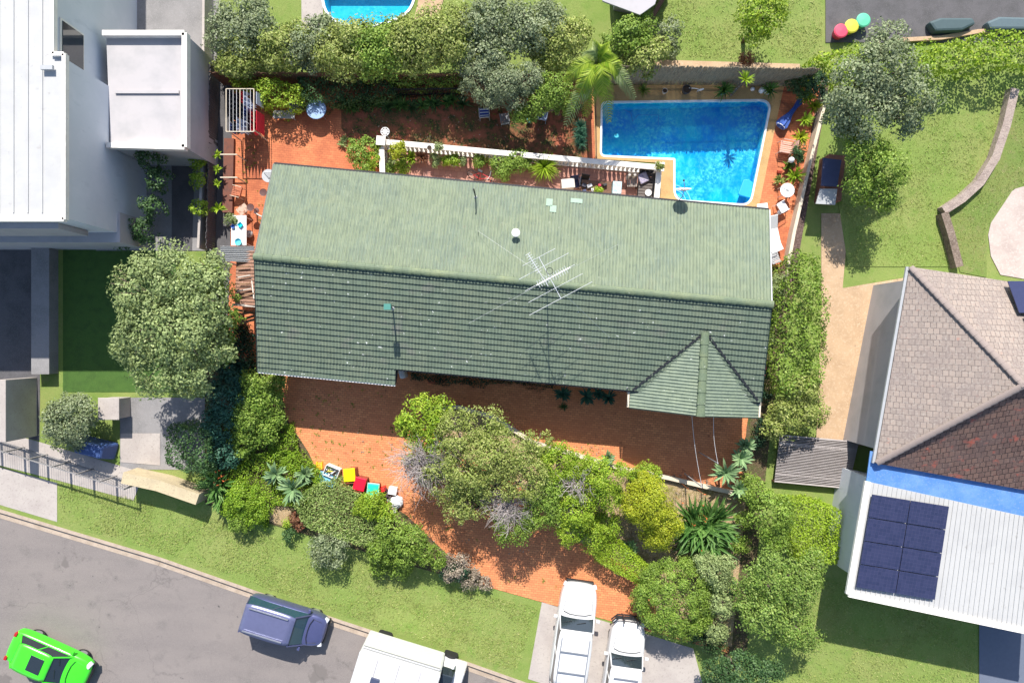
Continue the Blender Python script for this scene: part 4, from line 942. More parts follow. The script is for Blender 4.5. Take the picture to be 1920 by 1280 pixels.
c3 = car('parked_car', 'silver blue people carrier parked against the kerb', 532, 1168, R(-17), 4.2, 1.75, 1.75, CB, prof_std(4.2, 1.75, 1.05), (-2.0, 1.25, -1.88, .6, 1.0, 1.72, .80, .75), glass=plain('teal_car_glass', (.02, .06, .09), .06), roofc=plain('silver_blue_roof', (.15, .16, .28), .3, .35))
m = MB()
for s_ in (-1, 1): m.beam((-1.7, s_*.58, 1.78), (.3, s_*.58, 1.78), .05, .05)
m.build('roof_rails', M_STEEL, c3)
c4 = car('parked_car', 'bright green hatchback in the bottom left corner', 84, 1243, R(-24), 4.25, 1.8, 1.45, CG, prof_std(4.25, 1.8, .92), (-1.75, 1.2, -1.35, .4, .90, 1.42, .78, .69))
m = MB(); m.box(-.25, 0, 1.435, .7, .8, .03); m.build('sunroof', M_GLASS, c4, bevel=.01)
for s_ in (-1, 1): pass
for o in (c3, c4): o.location.z = -.13
# motorhome
p = P(745, 1262, 2.2); t = thing('motorhome', 'large white motorhome on the road below the grass verge', 'motorhome', (p.x, p.y, -.13), R(-17))
m = MB(); m.box(0, -.3, 1.75, 4.0, 2.25, 2.5); m.build('body', CW, t, bevel=.1)
m = MB()
for x in (-1.05, 0, 1.05): m.box(x, -.3, 3.02, .04, 2.1, .02)
m.build('roof_seams', M_GREYW, t)
m = MB(); m.box(-.9, -.35, 3.06, .42, .42, .12); m.build('roof_hatch', plain('smoked_hatch', (.06, .07, .12), .3), t, bevel=.03)
m = MB(); m.box(1.1, -.2, 3.08, .6, .5, .16); m.build('air_conditioner', M_WHITEM, t, bevel=.03)
m = MB(); m.box(2.6, -.3, 1.0, 1.3, 2.0, 1.1, taper=.86); m.build('cab', CW, t, bevel=.12)
m = MB(); m.box(2.35, -.3, 1.72, .7, 1.8, .5, taper=.8); m.build('windscreen', M_GLASS, t, bevel=.04)
m = MB(); m.tube([(-1.9, .9, 2.6), (1.9, .9, 2.6)], .07, 8); m.build('awning_roll', M_STEEL, t)
for x in (-1.2, 2.3):
    for y in (-1.3, .7): m = MB(); m.tube([(x, y-.1, .36), (x, y+.1, .36)], .36, 14); m.build('wheel', M_RUB, t)
for y in (-1.45, .85): m = MB(); m.box(2.5, y, 1.7, .12, .22, .36); m.build('mirror', M_WHITEM, t, bevel=.03)
# boat-like blue tarp at left, shaded
m = MB(); p = P(168, 842, .9); vs_ = []
m.box(p.x, p.y, .55, 1.9, .9, 1.0, R(-14), .7); tag(m.build('covered_trailer', plain('blue_tarp', (.04, .08, .22), .6), origin=(p.x, p.y, 0), bevel=.1), 'low shape under a blue tarp below the pale round bush', 'trailer')

# ------------------------------------------------------------------ bins and rubbish by the drive
def bin_(label, px, py, rz, lid, rim=None, s=1.0, group='wheelie bins beside the brick drive'):
    p = P(px, py, 1.05*s); t = thing('wheelie_bin', label, 'bin', (p.x, p.y, 0), rz, group)
    m = MB(); m.box(0, 0, .53*s, .44*s, .48*s, .96*s, taper=1.28); m.build('body', M_BINB, t, bevel=.02)
    m = MB(); m.box(0, .02, 1.05*s, .60*s, .68*s, .06, taper=.93); m.build('lid', lid, t, bevel=.025)
    if rim: m = MB(); m.box(0, .02, 1.02*s, .66*s, .74*s, .05); m.build('rim', rim, t, bevel=.02)
    m = MB(); m.tube([(-.22*s, -.40*s, .98*s), (.22*s, -.40*s, .98*s)], .022, 6); m.build('handle', M_BINB if rim is None else rim, t)
    for sx in (-1, 1): m = MB(); m.tube([(sx*.24*s-.03, -.27*s, .1), (sx*.24*s+.03, -.27*s, .1)], .1, 10); m.build('wheel', M_RUB, t)
    return t
M_BINB = plain('brick_red_bin_plastic', (.28, .06, .04), .5)
bin_('wheelie bin with bright yellow lid beside the drive', 655, 891, R(4), plain('yellow_lid', (.88, .66, .0), .4))
bin_('wheelie bin with crimson lid beside the drive', 674, 908, R(-14), plain('crimson_lid', (.75, .005, .03), .4))
bin_('wheelie bin with mint green lid beside the drive', 699, 919, R(-6), plain('mint_lid', (.02, .62, .42), .4), plain('pale_green_rim', (.35, .68, .5), .5), .92)
# laundry basket of bottles, blue tub, yellow crate
p = P(621, 885, .5); t = thing('crate', 'white plastic crate full of empty bottles left of the yellow lidded bin', 'crate', (p.x, p.y, 0), R(-22))
m = MB()
for sx, sy, a, b in ((0, .26, .72, .03), (0, -.26, .72, .03), (.36, 0, .03, .52), (-.36, 0, .03, .52)): m.box(sx, sy, .25, a, b, .5)
m.box(0, 0, .03, .7, .5, .04); m.build('shell', M_WHITEP, t, bevel=.01)
cols = [plain('bottle_brown', (.05, .03, .02), .2), plain('bottle_green', (.05, .09, .02), .2), M_WHITEM, plain('bottle_yellow', (.6, .5, .05), .4), M_BLACK]
for i in range(16):
    m = MB(); x, y = rg.uniform(-.28, .28), rg.uniform(-.18, .18); a = rg.uniform(0, 3.1); d = Vector((math.cos(a), math.sin(a), rg.uniform(-.2, .2)))*.12; c = Vector((x, y, .45+.004*i)); m.tube([c-d, c+d*.5, c+d*1.1], .042, 7, .015)
    tag(m.build('bottle', cols[i % 5], origin=None), 'bottle lying in the white crate left of the bins', 'bottle', 'bottles in the white crate')
    o = bpy.data.objects[-1] if False else None
for o in [x for x in bpy.data.objects if x.name.startswith('bottle')]:
    o.location = t.location; o.rotation_euler = t.rotation_euler
p = P(613, 898, .3); t = thing('tub', 'blue plastic tub half under the white crate of bottles', 'tub', (p.x, p.y, 0), R(-22)); m = MB(); m.box(.0, 0, .16, .8, .5, .3, taper=1.1); m.build('body', plain('blue_tub', (.03, .32, .62), .4), t, bevel=.03)
m = MB(); m.box(0, 0, .33, .9, .58, .04); m.build('lid', plain('pale_blue_lid', (.2, .5, .75), .4), t, bevel=.01)
p = P(599, 872, .2); m = MB()
for i in range(5): m.box(p.x, p.y-.15+.075*i, .3, .3, .03, .03); 
for sx in (-1, 1): m.box(p.x+sx*.14, p.y, .15, .03, .36, .3)
tag(m.build('stool', plain('yellow_plastic', (.85, .6, .02), .4), origin=(p.x, p.y, 0)), 'small slatted yellow stool at the edge of the drive', 'stool')
p = P(718, 917, .3); m = MB(); m.box(p.x, p.y, .3, .3, .25, .6, .3, .8); tag(m.build('canister', plain('red_canister', (.55, .02, .02), .4), origin=(p.x, p.y, 0), bevel=.03), 'small red canister right of the mint lidded bin', 'canister')
p = P(736, 920, .35); m = MB(); m.box(p.x, p.y, .2, .42, .36, .4, R(-10)); m.box(p.x+.05, p.y-.03, .41, .2, .07, .015, R(-10)); tag(m.build('box', M_WHITEM, origin=(p.x, p.y, 0), bevel=.01), 'white carton standing right of the bins', 'box')
p = P(724, 926, .2); m = MB()
for i in range(12): a = rg.uniform(0, 6.3); c = Vector((p.x+rg.uniform(-.15, .15), p.y+rg.uniform(-.25, .2), .1+.02*i)); d = Vector((math.cos(a), math.sin(a), .3))*.2; m.tube([c-d, c+d], .035, 5)
tag(m.build('scrap_pile', plain('dark_scrap', (.09, .06, .07), .6), origin=(p.x, p.y, 0)), 'heap of dark scrap between mint lidded bin and white carton', 'scrap')
def bag(label, px, py, s, mat, tail=None):
    p = P(px, py, s*.6); me = MB(); r2 = np.random.default_rng(int(px)); me.ball((p.x, p.y, s*.62), s, 18, .8, 12)
    me.v = [(x+r2.uniform(-1, 1)*s*.10, y+r2.uniform(-1, 1)*s*.10, max(.01, z+r2.uniform(-1, 1)*s*.10)) for x, y, z in me.v]
    if tail: me.tube([(p.x, p.y-s*.5, s*.6), (p.x+tail[0]*.6, p.y+tail[1]*.6, s*.5), (p.x+tail[0], p.y+tail[1], s*.35)], s*.42, 8, s*.3)
    return tag(me.build('rubbish_bag', mat, origin=(p.x, p.y, 0)), label, 'rubbish bag')
bag('big white rubbish bag with a long neck at the end of the row of bins', 744, 940, .32, M_WHITEM, (-.12, -.55)); bag('small pinkish rubbish bag beside the big white one', 735, 949, .17, plain('pink_bag', (.7, .42, .42), .5)); bag('pale grey bag squeezed behind the white bags', 731, 936, .16, M_GALV)
# ------------------------------------------------------------------ clothesline and laundry
c = P(452, 206, 1.9); t = thing('clothesline', 'pale fixed frame clothesline hung with washing in the top left corner', 'clothesline', (c.x, c.y, 0))
x0, x1, y1, y0 = [P(424, 0, 1.9).x, P(476, 0, 1.9).x, P(0, 167, 1.9).y, P(0, 247, 1.9).y]
m = MB()
for x in (x0, x1): m.tube([(x, y0, 1.9), (x, y1, 1.9)], .025, 6)
for y in (y0, y1): m.tube([(x0, y, 1.9), (x1, y, 1.9)], .025, 6)
m.tube([((x0+x1)/2, y0, 1.9), ((x0+x1)/2, y1, 1.9)], .02, 6); m.build('frame', M_CREAM, t, world=True)
m = MB()
for i in range(1, 8): x = x0+(x1-x0)*i/8; m.tube([(x, y0, 1.9), (x, y1, 1.9)], .008, 3)
m.build('lines', M_WHITEP, t, world=True)
for x in (x0, x1): m = MB(); m.tube([(x, y0+.1, 0), (x, y0+.1, 1.9)], .03, 6); m.tube([(x, y0+.1, 1.1), (x, y0+.9, 1.88)], .015, 5); m.build('post', M_CREAM, t, world=True)
cl = [((.02, .025, .04), 'black'), ((.5, .55, .68), 'pale blue'), ((.03, .03, .035), 'charcoal'), ((.45, .5, .62), 'grey blue'), ((.06, .10, .28), 'navy blue'), ((.6, .02, .04), 'red'), ((.7, .7, .72), 'white')]
rl = np.random.default_rng(11); cm = [plain('cloth_%d' % i, c_, .9) for i, (c_, n_) in enumerate(cl)]
def garment(x, ya, yb, h, ci, label):
    m = MB(); n = 10; vs_ = []; fs = []
    for s_ in range(n+1):
        y = ya+(yb-ya)*s_/n
        for k in range(5): z = 1.89-h*k/4; vs_.append((x+.03*k*math.sin(s_*1.9+x*9)+.012*k, y+.02*math.sin(k+s_), z))
    for s_ in range(n):
        for k in range(4): a = s_*5+k; fs.append((a, a+1, a+6, a+5))
    m.add(vs_, fs); o = m.build('garment', cm[ci], origin=(x, ya, 1.89)); sdf = o.modifiers.new('thick', 'SOLIDIFY'); sdf.thickness = .015
    return tag(o, label, 'garment', 'washing on the clothesline')
k = 0; Lh = y1-y0
for i in range(1, 8):
    x = x0+(x1-x0)*i/8; y = y0+.08; rowk = 0
    while y < y1-.35:
        l = rl.uniform(.35, .75); ci = int(rl.choice([0, 0, 1, 2, 2, 3, 4, 6])) if not (i > 6 and y < y0+Lh*.45) else 5
        if i == 4 and y > y1-.7: ci = 5
        e = min(y+l, y1-.06); pos = ['bottom', 'middle', 'upper', 'top', 'topmost'][min(rowk, 4)]
        garment(x, y, e, rl.uniform(.45, .85), ci, '%s garment on washing line %s from the left, %s of the row' % (cl[ci][1], ['', 'one', 'two', 'three', 'four', 'five', 'six', 'seven'][i], pos)); y = e+.05; rowk += 1
m = MB(); xx = x1+.12
m.add([(xx, y0+.1, 1.85), (xx+.04, y0+.1, .9), (xx+.05, y0+1.1, .95), (xx, y0+1.05, 1.88)], [(0, 1, 2, 3)]); o = m.build('towel', cm[5], origin=(xx, y0, 1.8)); o.modifiers.new('s', 'SOLIDIFY').thickness = .02; tag(o, 'large red towel hanging on the right side of the clothesline', 'towel')
m = MB(); m.add([(xx, y0+1.35, 1.88), (xx+.06, y0+1.4, 1.1), (xx+.06, y0+2.0, 1.1), (xx, y0+1.95, 1.88)], [(0, 1, 2, 3)]); o = m.build('towel', cm[3], origin=(xx, y0, 1.8)); o.modifiers.new('s', 'SOLIDIFY').thickness = .02; tag(o, 'grey blue towel hanging above the red towel on the clothesline', 'towel')
# ------------------------------------------------------------------ small furniture helpers
def table(name, label, px, py, z, w_, d_, rz, mat, cat='table', legm=None, round_=False, slats=False):
    p = P(px, py, z); t = thing(name, label, cat, (p.x, p.y, 0), rz); m = MB()
    if round_: m.lathe((0, 0, z), [(.001, 0), (w_/2*.97, 0), (w_/2, .012), (w_/2, .03), (w_/2*.96, .04), (.03, .032), (.001, .02)], 32, False)
    elif slats:
        for i in range(6): m.box(0, -d_/2+d_*(i+.5)/6, z, w_, d_/6-.02, .03)
    else: m.box(0, 0, z, w_, d_, .04)
    m.build('top', mat, t, bevel=0 if round_ else .006)
    for sx in (-1, 1):
        for sy in (-1, 1): m = MB(); f = .3 if round_ else .44; m.tube([(sx*w_*f, sy*d_*f, 0), (sx*w_*f, sy*d_*f, z)], .02, 6); m.build('leg', legm or mat, t)
    return t
def chair(label, px, py, rz, seat, frame_=None, w_=.52, d_=.5, h=.44, bh=.9, lean=.12, name='chair', slat=False, group=None):
    p = P(px, py, h); t = thing(name, label, 'chair', (p.x, p.y, 0), rz, group); fm = frame_ or seat
    m = MB()
    if slat:
        for i in range(6): m.box(-w_/2+w_*(i+.5)/6, 0, h, w_/6-.02, d_, .025)
    else: m.box(0, 0, h, w_, d_, .035)
    m.build('seat', seat, t, bevel=.008)
    m = MB(); m.box(0, -d_/2-lean/2, (h+bh)/2+.03, w_, .03, bh-h, tilt=(-math.atan2(lean, bh-h)*-1, 0)); m.build('backrest', seat, t, bevel=.008)
    for sx in (-1, 1):
        for sy in (-1, 1): m = MB(); m.tube([(sx*w_*.46, sy*d_*.46, h), (sx*w_*.5, sy*d_*.54, 0)], .018, 6); m.build('leg', fm, t)
        m = MB(); m.tube([(sx*w_*.52, d_*.4, h), (sx*w_*.52, d_*.4, h+.22), (sx*w_*.52, -d_*.55, h+.24)], .016, 6); m.build('armrest', fm, t)
    return t
def lounger(label, px, py, rz, mat, L=1.9, w_=.62, name='sun_lounger', back=.6):
    p = P(px, py, .35); t = thing(name, label, 'sun lounger', (p.x, p.y, 0), rz)
    m = MB(); m.box(0, -.25, .33, w_, L*.66, .05); m.build('seat', mat, t, bevel=.015)
    m = MB(); m.box(0, L*.27, .52, w_, L*.38, .05, tilt=(R(32), 0)); m.build('backrest', mat, t, bevel=.015)
    for sx in (-1, 1):
        m = MB(); m.tube([(sx*w_*.5, -L*.45, .31), (sx*w_*.5, L*.45, .31)], .02, 6); m.build('side_rail', mat, t)
        for y in (-L*.36, L*.3): m = MB(); m.tube([(sx*w_*.46, y, 0), (sx*w_*.46, y, .31)], .02, 6); m.build('leg', mat, t)
    return t
def pot(label, px, py, r, h, mat, plant=None, pl_r=.3, pl_n=120, kind='leaf', ph=.35, z0=0, cat='potted plant', pmat='bright'):
    """a pot with soil and whatever grows in it"""
    p = P(px, py, h+z0); t = thing('potted_plant' if plant else 'plant_pot', label, cat if plant else 'pot', (p.x, p.y, z0)); m = MB()
    m.lathe((0, 0, 0), [(r*.72, 0), (r*.95, h*.9), (r*1.06, h*.92), (r*1.06, h), (r*.9, h), (r*.88, h*.88)], 20, False); m.add([(0, 0, .01)]+[(math.cos(a)*r*.7, math.sin(a)*r*.7, .01) for a in np.linspace(0, 6.283, 9)[:-1]], [(0, i+1, (i+1) % 8+1) for i in range(8)]); m.build('pot', mat, t, smooth=False)
    m = MB(); m.lathe((0, 0, h*.86), [(.001, 0), (r*.89, 0), (r*.89, -.02)], 16, False); m.build('soil', M_DIRTPOT, t)
    if plant:
        rng = rngn(); pl_r *= 1.5; ph *= 1.2
        if kind == 'leaf':
            C, N = cloud([(0, 0, h+ph*.45, pl_r, pl_r, ph*.6)], .07, 1.3, rng, .5); V, F = leaf_quads(C, N, .085, rng); link_mesh('foliage', np_mesh('foliage', V, F), LF[pmat], t)
        else:
            m = MB(); blades(m, (0, 0, h*.9), pl_n, pl_r*1.25, .035 if kind == 'grass' else .06, rng, (.2, 1.4), .7); m.build('foliage', LF[pmat], t)
    return t
M_BLUEG = plain('pale_blue_glass', (.30, .42, .62), .25); M_PALEP = plain('pale_pot', (.55, .5, .45), .6); M_DARKP = plain('dark_pot', (.05, .05, .055), .6); M_BLUEP = plain('blue_glazed_pot', (.10, .16, .26), .25)
table('garden_table', 'round pale blue table near the back hedge', 593, 205, .72, 1.0, 1.0, 0, M_BLUEG, round_=True, legm=M_STEEL)
def bench(label, px, py, w_, d_, rz, mat, h=.42, name='bench'):
    p = P(px, py, h); t = thing(name, label, 'bench', (p.x, p.y, 0), rz); m = MB()
    for i in range(4): m.box(0, -d_/2+d_*(i+.5)/4, h, w_, d_/4-.01, .03)
    m.build('seat', mat, t)
    m = MB()
    for a, b in (((-w_/2, -d_/2), (w_/2, -d_/2)), ((w_/2, -d_/2), (w_/2, d_/2)), ((w_/2, d_/2), (-w_/2, d_/2)), ((-w_/2, d_/2), (-w_/2, -d_/2))): m.beam((*a, h+.0), (*b, h+.0), .03, .05)
    m.build('frame', M_GALV, t)
    for sx in (-1, 1):
        for sy in (-1, 1): m = MB(); m.tube([(sx*w_*.46, sy*d_*.42, 0), (sx*w_*.46, sy*d_*.42, h)], .02, 6); m.build('leg', M_GALV, t)
bench('pale framed bench partly hidden behind the round blue table', 562, 200, 1.05, .36, 0, plain('grey_brown_slats', (.16, .15, .15), .8)); bench('pale slatted bench left of the round blue table', 532, 215, 1.05, .36, R(-1), plain('pale_slats', (.42, .40, .36), .8))
# yard chairs in the shade
chair('weathered grey folding chair on the mossy soil under the grey green tree', 946, 222, R(8), plain('grey_slat', (.22, .23, .24), .8), slat=True, w_=.42, h=.42, bh=.85, lean=.2)
p = P(908, 212, .4); t = chair('garden chair with blue and white striped cushion under the grey green tree', 908, 212, R(4), M_GALV, w_=.5)
m = MB(); m.box(0, .0, .5, .46, .46, .1); m.build('cushion', plain('navy_cushion', (.04, .06, .30), .9), t, bevel=.03)
m = MB()
for i in range(3): m.box(0, -.16+.15*i, .553, .44, .05, .012)
m.build('stripes', M_WHITEM, t)
chair('pale blue grey plastic chair half hidden by foliage left of the palm', 1016, 216, R(-12), plain('blue_grey_plastic', (.25, .32, .45), .5)); p = P(993, 224, .3); m = MB(); m.lathe((p.x, p.y, 0), [(.1, 0), (.14, .25), (.15, .25)], 14); tag(m.build('bucket', plain('teal_bucket', (.08, .35, .42), .5), origin=(p.x, p.y, 0)), 'small teal bucket in the shade beside the half hidden chair', 'bucket')
# ornamental white round lantern on a pole at the balustrade corner
p = P(722, 247, 1.9); q = P(737, 272); t = thing('garden_ornament', 'white openwork disc on a leaning pole above the left balustrade corner', 'ornament', (q.x, q.y, 0))
m = MB(); m.tube([(q.x, q.y, .4), (p.x+.1, p.y-.2, 1.85)], .018, 6); m.build('pole', M_GALV, t, world=True)
m = MB()
for rr in (.20, .11): m.tube([(p.x+math.cos(a)*rr, p.y+math.sin(a)*rr, 1.9) for a in np.linspace(0, 6.283, 21)[:-1]], .02, 5, closed=True)
for a in np.linspace(0, 6.283, 9)[:-1]: m.tube([(p.x, p.y, 1.9), (p.x+math.cos(a)*.2, p.y+math.sin(a)*.2, 1.9)], .022, 5)
m.build('disc', M_WHITEP, t, world=True)
# terrace pots
pot('spiky yellow plant standing on the left end of the balustrade rail', 747, 283, .13, .2, M_PALEP, True, .30, 80, 'leaf', .35, z0=.96, pmat='yellow')
pot('pale pot of thin grass at the left end of the terrace', 736, 300, .16, .3, M_PALEP, True, .22, 60, 'grass', .3, pmat='pale')
pot('empty round dark pot under the yellow plant', 752, 295, .17, .32, M_DARKP)
pot('bright green spiky plant right of the empty dark pot', 771, 296, .14, .25, M_TERRA, True, .26, 60, 'strap', .3, pmat='bright')
pot('rust coloured grass in a cream tub against the balustrade', 791, 296, .21, .36, M_PALEP, True, .26, 120, 'grass', .3, pmat='red')
pot('leafy yellow green bush in a small pot near the eave left on the terrace', 757, 316, .14, .25, M_TERRA, True, .28, 60, 'leaf', .35, pmat='bright')
pot('dark leaved plant at the far left of the terrace by the eave', 731, 318, .14, .25, M_DARKP, True, .22, 60, 'leaf', .3, pmat='mid')
pot('variegated pale plant in the middle of the pot row', 816, 302, .13, .25, M_TERRA, True, .24, 60, 'leaf', .3, pmat='pale')
pot('small lime green plant squeezed between two pots', 838, 303, .11, .22, M_TERRA, True, .2, 60, 'leaf', .3, pmat='lime')
pot('bright leafy plant in a big cream bowl', 852, 303, .24, .34, M_PALEP, True, .26, 60, 'leaf', .25, pmat='bright')
pot('black pot with a few pale leaves right of the cream bowl', 869, 303, .17, .32, M_DARKP, True, .16, 20, 'leaf', .3, pmat='pale')
pot('thin dark green potted shrub in the balustrade shade', 898, 304, .14, .28, M_TERRA, True, .24, 60, 'leaf', .4, pmat='mid')
pot('sparse grassy plant in a brown pot in the balustrade shade', 912, 302, .14, .28, M_TERRA, True, .2, 30, 'grass', .4, pmat='olive')
pot('empty round blue black pot in front of the large dark bushes', 926, 308, .19, .36, M_BLUEP)
pot('large dark round bush reaching the middle of the terrace', 941, 320, .2, .4, M_DARKP, True, .42, 60, 'leaf', .6, pmat='mid')
pot('large dark round bush against the balustrade', 967, 309, .2, .4, M_DARKP, True, .42, 60, 'leaf', .6, pmat='mid')
pot('small dark plant between the dark bush and the bright grassy one', 990, 312, .14, .3, M_DARKP, True, .24, 60, 'leaf', .4, pmat='mid')
pot('bright arching grass in a wide pot, rightmost of the pot row', 1020, 314, .22, .4, M_DARKP, True, .5, 260, 'grass', .4, pmat='lime')
pot('small trailing plant on the pool corner pier of the balustrade', 1236, 312, .12, .2, M_DARKP, True, .15, 60, 'leaf', .2, z0=1.16, pmat='olive')
for px_, py_, lab in ((805, 277, 'round dark pot standing on the balustrade rail'), (972, 291, 'small square dark pot standing on the shaded balustrade rail')): pot(lab, px_, py_, .11, .14, M_DARKP, z0=.98)
pot('small potted succulent on the balustrade rail left of the middle', 823, 277, .11, .12, M_PALEP, True, .15, 60, 'leaf', .15, z0=.98, pmat='pale')
for i, (px_, py_, m_) in enumerate(((713, 294, M_GALV), (711, 310, M_TERRA))):
    pot(('grey pot of pebbles', 'terracotta pot')[i]+' outside the left end of the terrace', px_, py_, .17, .3, m_)
# terrace furniture
M_MATT = plain('pale_cushion', (.45, .42, .46), .9)
p = P(1064, 347, .6); m = MB(); m.box(p.x, p.y, .5, .62, .42, .9, R(6)); m.box(p.x, p.y, .97, .66, .46, .04, R(6)); tag(m.build('cabinet', M_PALEP, origin=(p.x, p.y, 0), bevel=.01), 'small pale cabinet against the eave at the right part of the terrace', 'cabinet')
tb = table('terrace_table', 'dark cluttered table on the terrace beside the pale cabinet', 1118, 353, .74, 1.5, .75, R(-4), M_BROWNW)
clut = [((.5, .5, .52), .30, .18, 'folded white cloth'), ((.03, .03, .05), .25, .2, 'black bag'), ((.45, .03, .06), .16, .14, 'crimson bag'), ((.04, .05, .12), .2, .16, 'navy box'), ((.55, .4, .28), .14, .12, 'tan box'), ((.02, .02, .02), .22, .14, 'small black case'), ((.7, .7, .7), .14, .18, 'white tray')]
for i, ((c_, a, b, l), (dx, dy)) in enumerate(zip(clut, ((-.35, .1), (-.62, .12), (.15, .12), (-.6, -.16), (.0, -.2), (.42, .14), (-.2, -.1)))):
    m = MB(); x, y = tb.location.x+dx, tb.location.y+dy; m.box(x, y, .76+.08, a, b, .12+.04*(i % 3), rg.uniform(-.4, .4), .85); tag(m.build('box' if 'box' in l or 'case' in l else ('bag' if 'bag' in l else 'cloth'), plain('item_%d' % i, c_, .6), origin=(x, y, .78), bevel=.015), l+' on the cluttered terrace table', 'table clutter')
pot('small bright plant on the cluttered terrace table', 1122, 357, .08, .1, M_TERRA, True, .14, 40, 'leaf', .2, z0=.76, pmat='lime')
p = P(1157, 352, .7); m = MB(); m.box(p.x, p.y, .38, .45, .62, .76, R(-4)); tag(m.build('covered_stand', layered('pale_aqua_cloth', (.45, .58, .62), [(8, .5, .7, (.2, .3, .38))], .9), origin=(p.x, p.y, 0), bevel=.03), 'stand covered with a pale aqua patterned cloth right of the cluttered table', 'stand')
for i, (a, b, l) in enumerate(((1095, 343, 'dark round stool'), (1078, 345, 'navy covered chair'))):
    chair(l+' beside the cluttered terrace table' if i else 'dark chair pulled up left of the cluttered terrace table', a, b, R(170+20*i), M_BLACK if i == 0 else plain('navy_fabric', (.03, .04, .10), .8), M_STEEL, w_=.42, d_=.4)
chair('dark slatted chair with pale seat beside the daybed', 1185, 341, R(180), plain('slats_grey', (.28, .24, .21), .8), M_BLACK, slat=True)
p = P(1212, 345, .4); t = thing('daybed', 'dark slatted corner daybed with pillow at the pool end of the terrace', 'daybed', (p.x, p.y, 0), R(-5))
m = MB()
for i in range(9): m.box(0, -.6+.15*i, .38, .75, .12, .03)
m.build('slats', plain('dark_slats', (.13, .11, .10), .8), t); m = MB(); m.box(-.02, .68, .6, .8, .05, .5); m.box(.38, 0, .6, .04, 1.3, .5); m.build('backrest', M_BLACK, t)
m = MB(); m.box(-.36, .0, .2, .05, 1.3, .36); m.box(.3, 0, .2, .05, 1.3, .36); m.build('base', M_BLACK, t)
m = MB(); m.box(t.location.x-.18, t.location.y+.28, .52, .5, .5, .14, R(25), tilt=(.15, .1)); tag(m.build('pillow', layered('lilac_pillow', (.42, .38, .46), [(8, .5, .62, (.22, .2, .34))], .9), origin=(t.location.x, t.location.y, .45), bevel=.05), 'lilac patterned pillow lying on the dark daybed', 'pillow')
m = MB(); m.lathe((t.location.x+.08, t.location.y-.45, .42), [(.001, 0), (.15, .0), (.17, .08), (.13, .06), (.001, .05)], 16, False); tag(m.build('bowl', M_WHITEM, origin=(t.location.x+.08, t.location.y-.45, .42)), 'white bowl on the lower end of the dark daybed', 'bowl')
for i, a in enumerate((1181, 1191)): p = P(a, 327, .9); m = MB(); m.lathe((p.x, p.y, .0), [(.08, 0), (.09, .5), (.05, .75), (.07, .85), (.001, .88)], 12); tag(m.build('urn', M_PALEP, origin=(p.x, p.y, 0)), ('left', 'right')[i]+' one of two pale narrow urns behind the slatted chair', 'urn', 'pale urns on the terrace')
# bicycle lying near the eave
p = P(903, 337, .35); t = thing('bicycle', 'red and black bicycle leaning by the eave in the middle of the terrace', 'bicycle', (p.x, p.y, 0), R(-28))
for x in (-.5, .5):
    m = MB(); m.tube([(x+math.cos(a)*.32, math.sin(a)*.14, .33+math.sin(a)*.29) for a in np.linspace(0, 6.283, 21)[:-1]], .022, 5, closed=True); wh = m.build('wheel', M_RUB, t)
    m = MB()
    for a in np.linspace(0, 3.14, 7)[:-1]: m.tube([(x+math.cos(a)*.31, math.sin(a)*.13, .33+math.sin(a)*.28), (x-math.cos(a)*.31, -math.sin(a)*.13, .33-math.sin(a)*.28)], .004, 3)
    m.build('spokes', M_STEEL, wh)
m = MB(); m.tube([(-.5, 0, .33), (-.08, 0, .33), (.38, .2, .75), (-.15, .2, .75), (-.08, 0, .33)], .022, 6); m.tube([(.38, .22, .8), (.5, 0, .33)], .02, 6); m.tube([(-.5, 0, .33), (-.15, .2, .75), (-.17, .24, .86)], .016, 6); m.build('frame', plain('red_bike_paint', (.5, .03, .04), .3), t)
m = MB(); m.box(-.18, .25, .88, .25, .12, .05); m.build('saddle', M_BLACK, t, bevel=.02); m = MB(); m.tube([(.32, .0, .92), (.36, .24, .9), (.3, .5, .92)], .016, 6); m.build('handlebar', M_STEEL, t)
# left side yard: pipes, frames, trolley, table, sheet roofs
for i, (y_, lab) in enumerate(((290, 'upper cream pipe rail across the left side yard'), (333, 'lower cream pipe rail across the left side yard'))):
    a, b = P(413, y_, 1.2), P(444, y_, 1.2); t = thing('pipe_rail', lab, 'pipe rail', Vector((a.x, a.y, 0)), 0, 'cream pipe rails in the side yard'); m = MB(); m.tube([a, b], .035, 7); m.build('rail', M_CREAM, t, world=True); m = MB(); m.tube([(b.x, b.y, 0), b], .03, 6); m.build('post', M_CREAM, t, world=True)
wall('low_brick_wall', 'low red brown wall along the asphalt strip in the left side yard', [(433, 262), (430, 400)], .5, .25, layered('brown_red_brick', (.17, .07, .05), [(5, .45, .7, (.12, .06, .05))], .9))
chair('rusty tubular chair frame in the left side yard', 444, 360, R(75), M_TERRA, M_CREAM, slat=True, h=.4, bh=.8)
p = P(455, 393, .5); m = MB(); m.box(p.x, p.y, .5, .55, .42, .04, R(38)); 
for sx, sy in ((-1, -1), (1, -1), (1, 1), (-1, 1)): m.tube([(p.x+sx*.2, p.y+sy*.2, 0), (p.x+sx*.17, p.y+sy*.17, .5)], .014, 5)
tag(m.build('side_table', layered('stained_board', (.5, .36, .28), [(9, .5, .65, (.3, .15, .1))], .8), origin=(p.x, p.y, 0)), 'tilted square stained side table above the white table', 'side table')
t = table('long_table', 'narrow long white table in the left side yard', 448, 432, .85, .76, 1.5, 0, M_WHITEM)
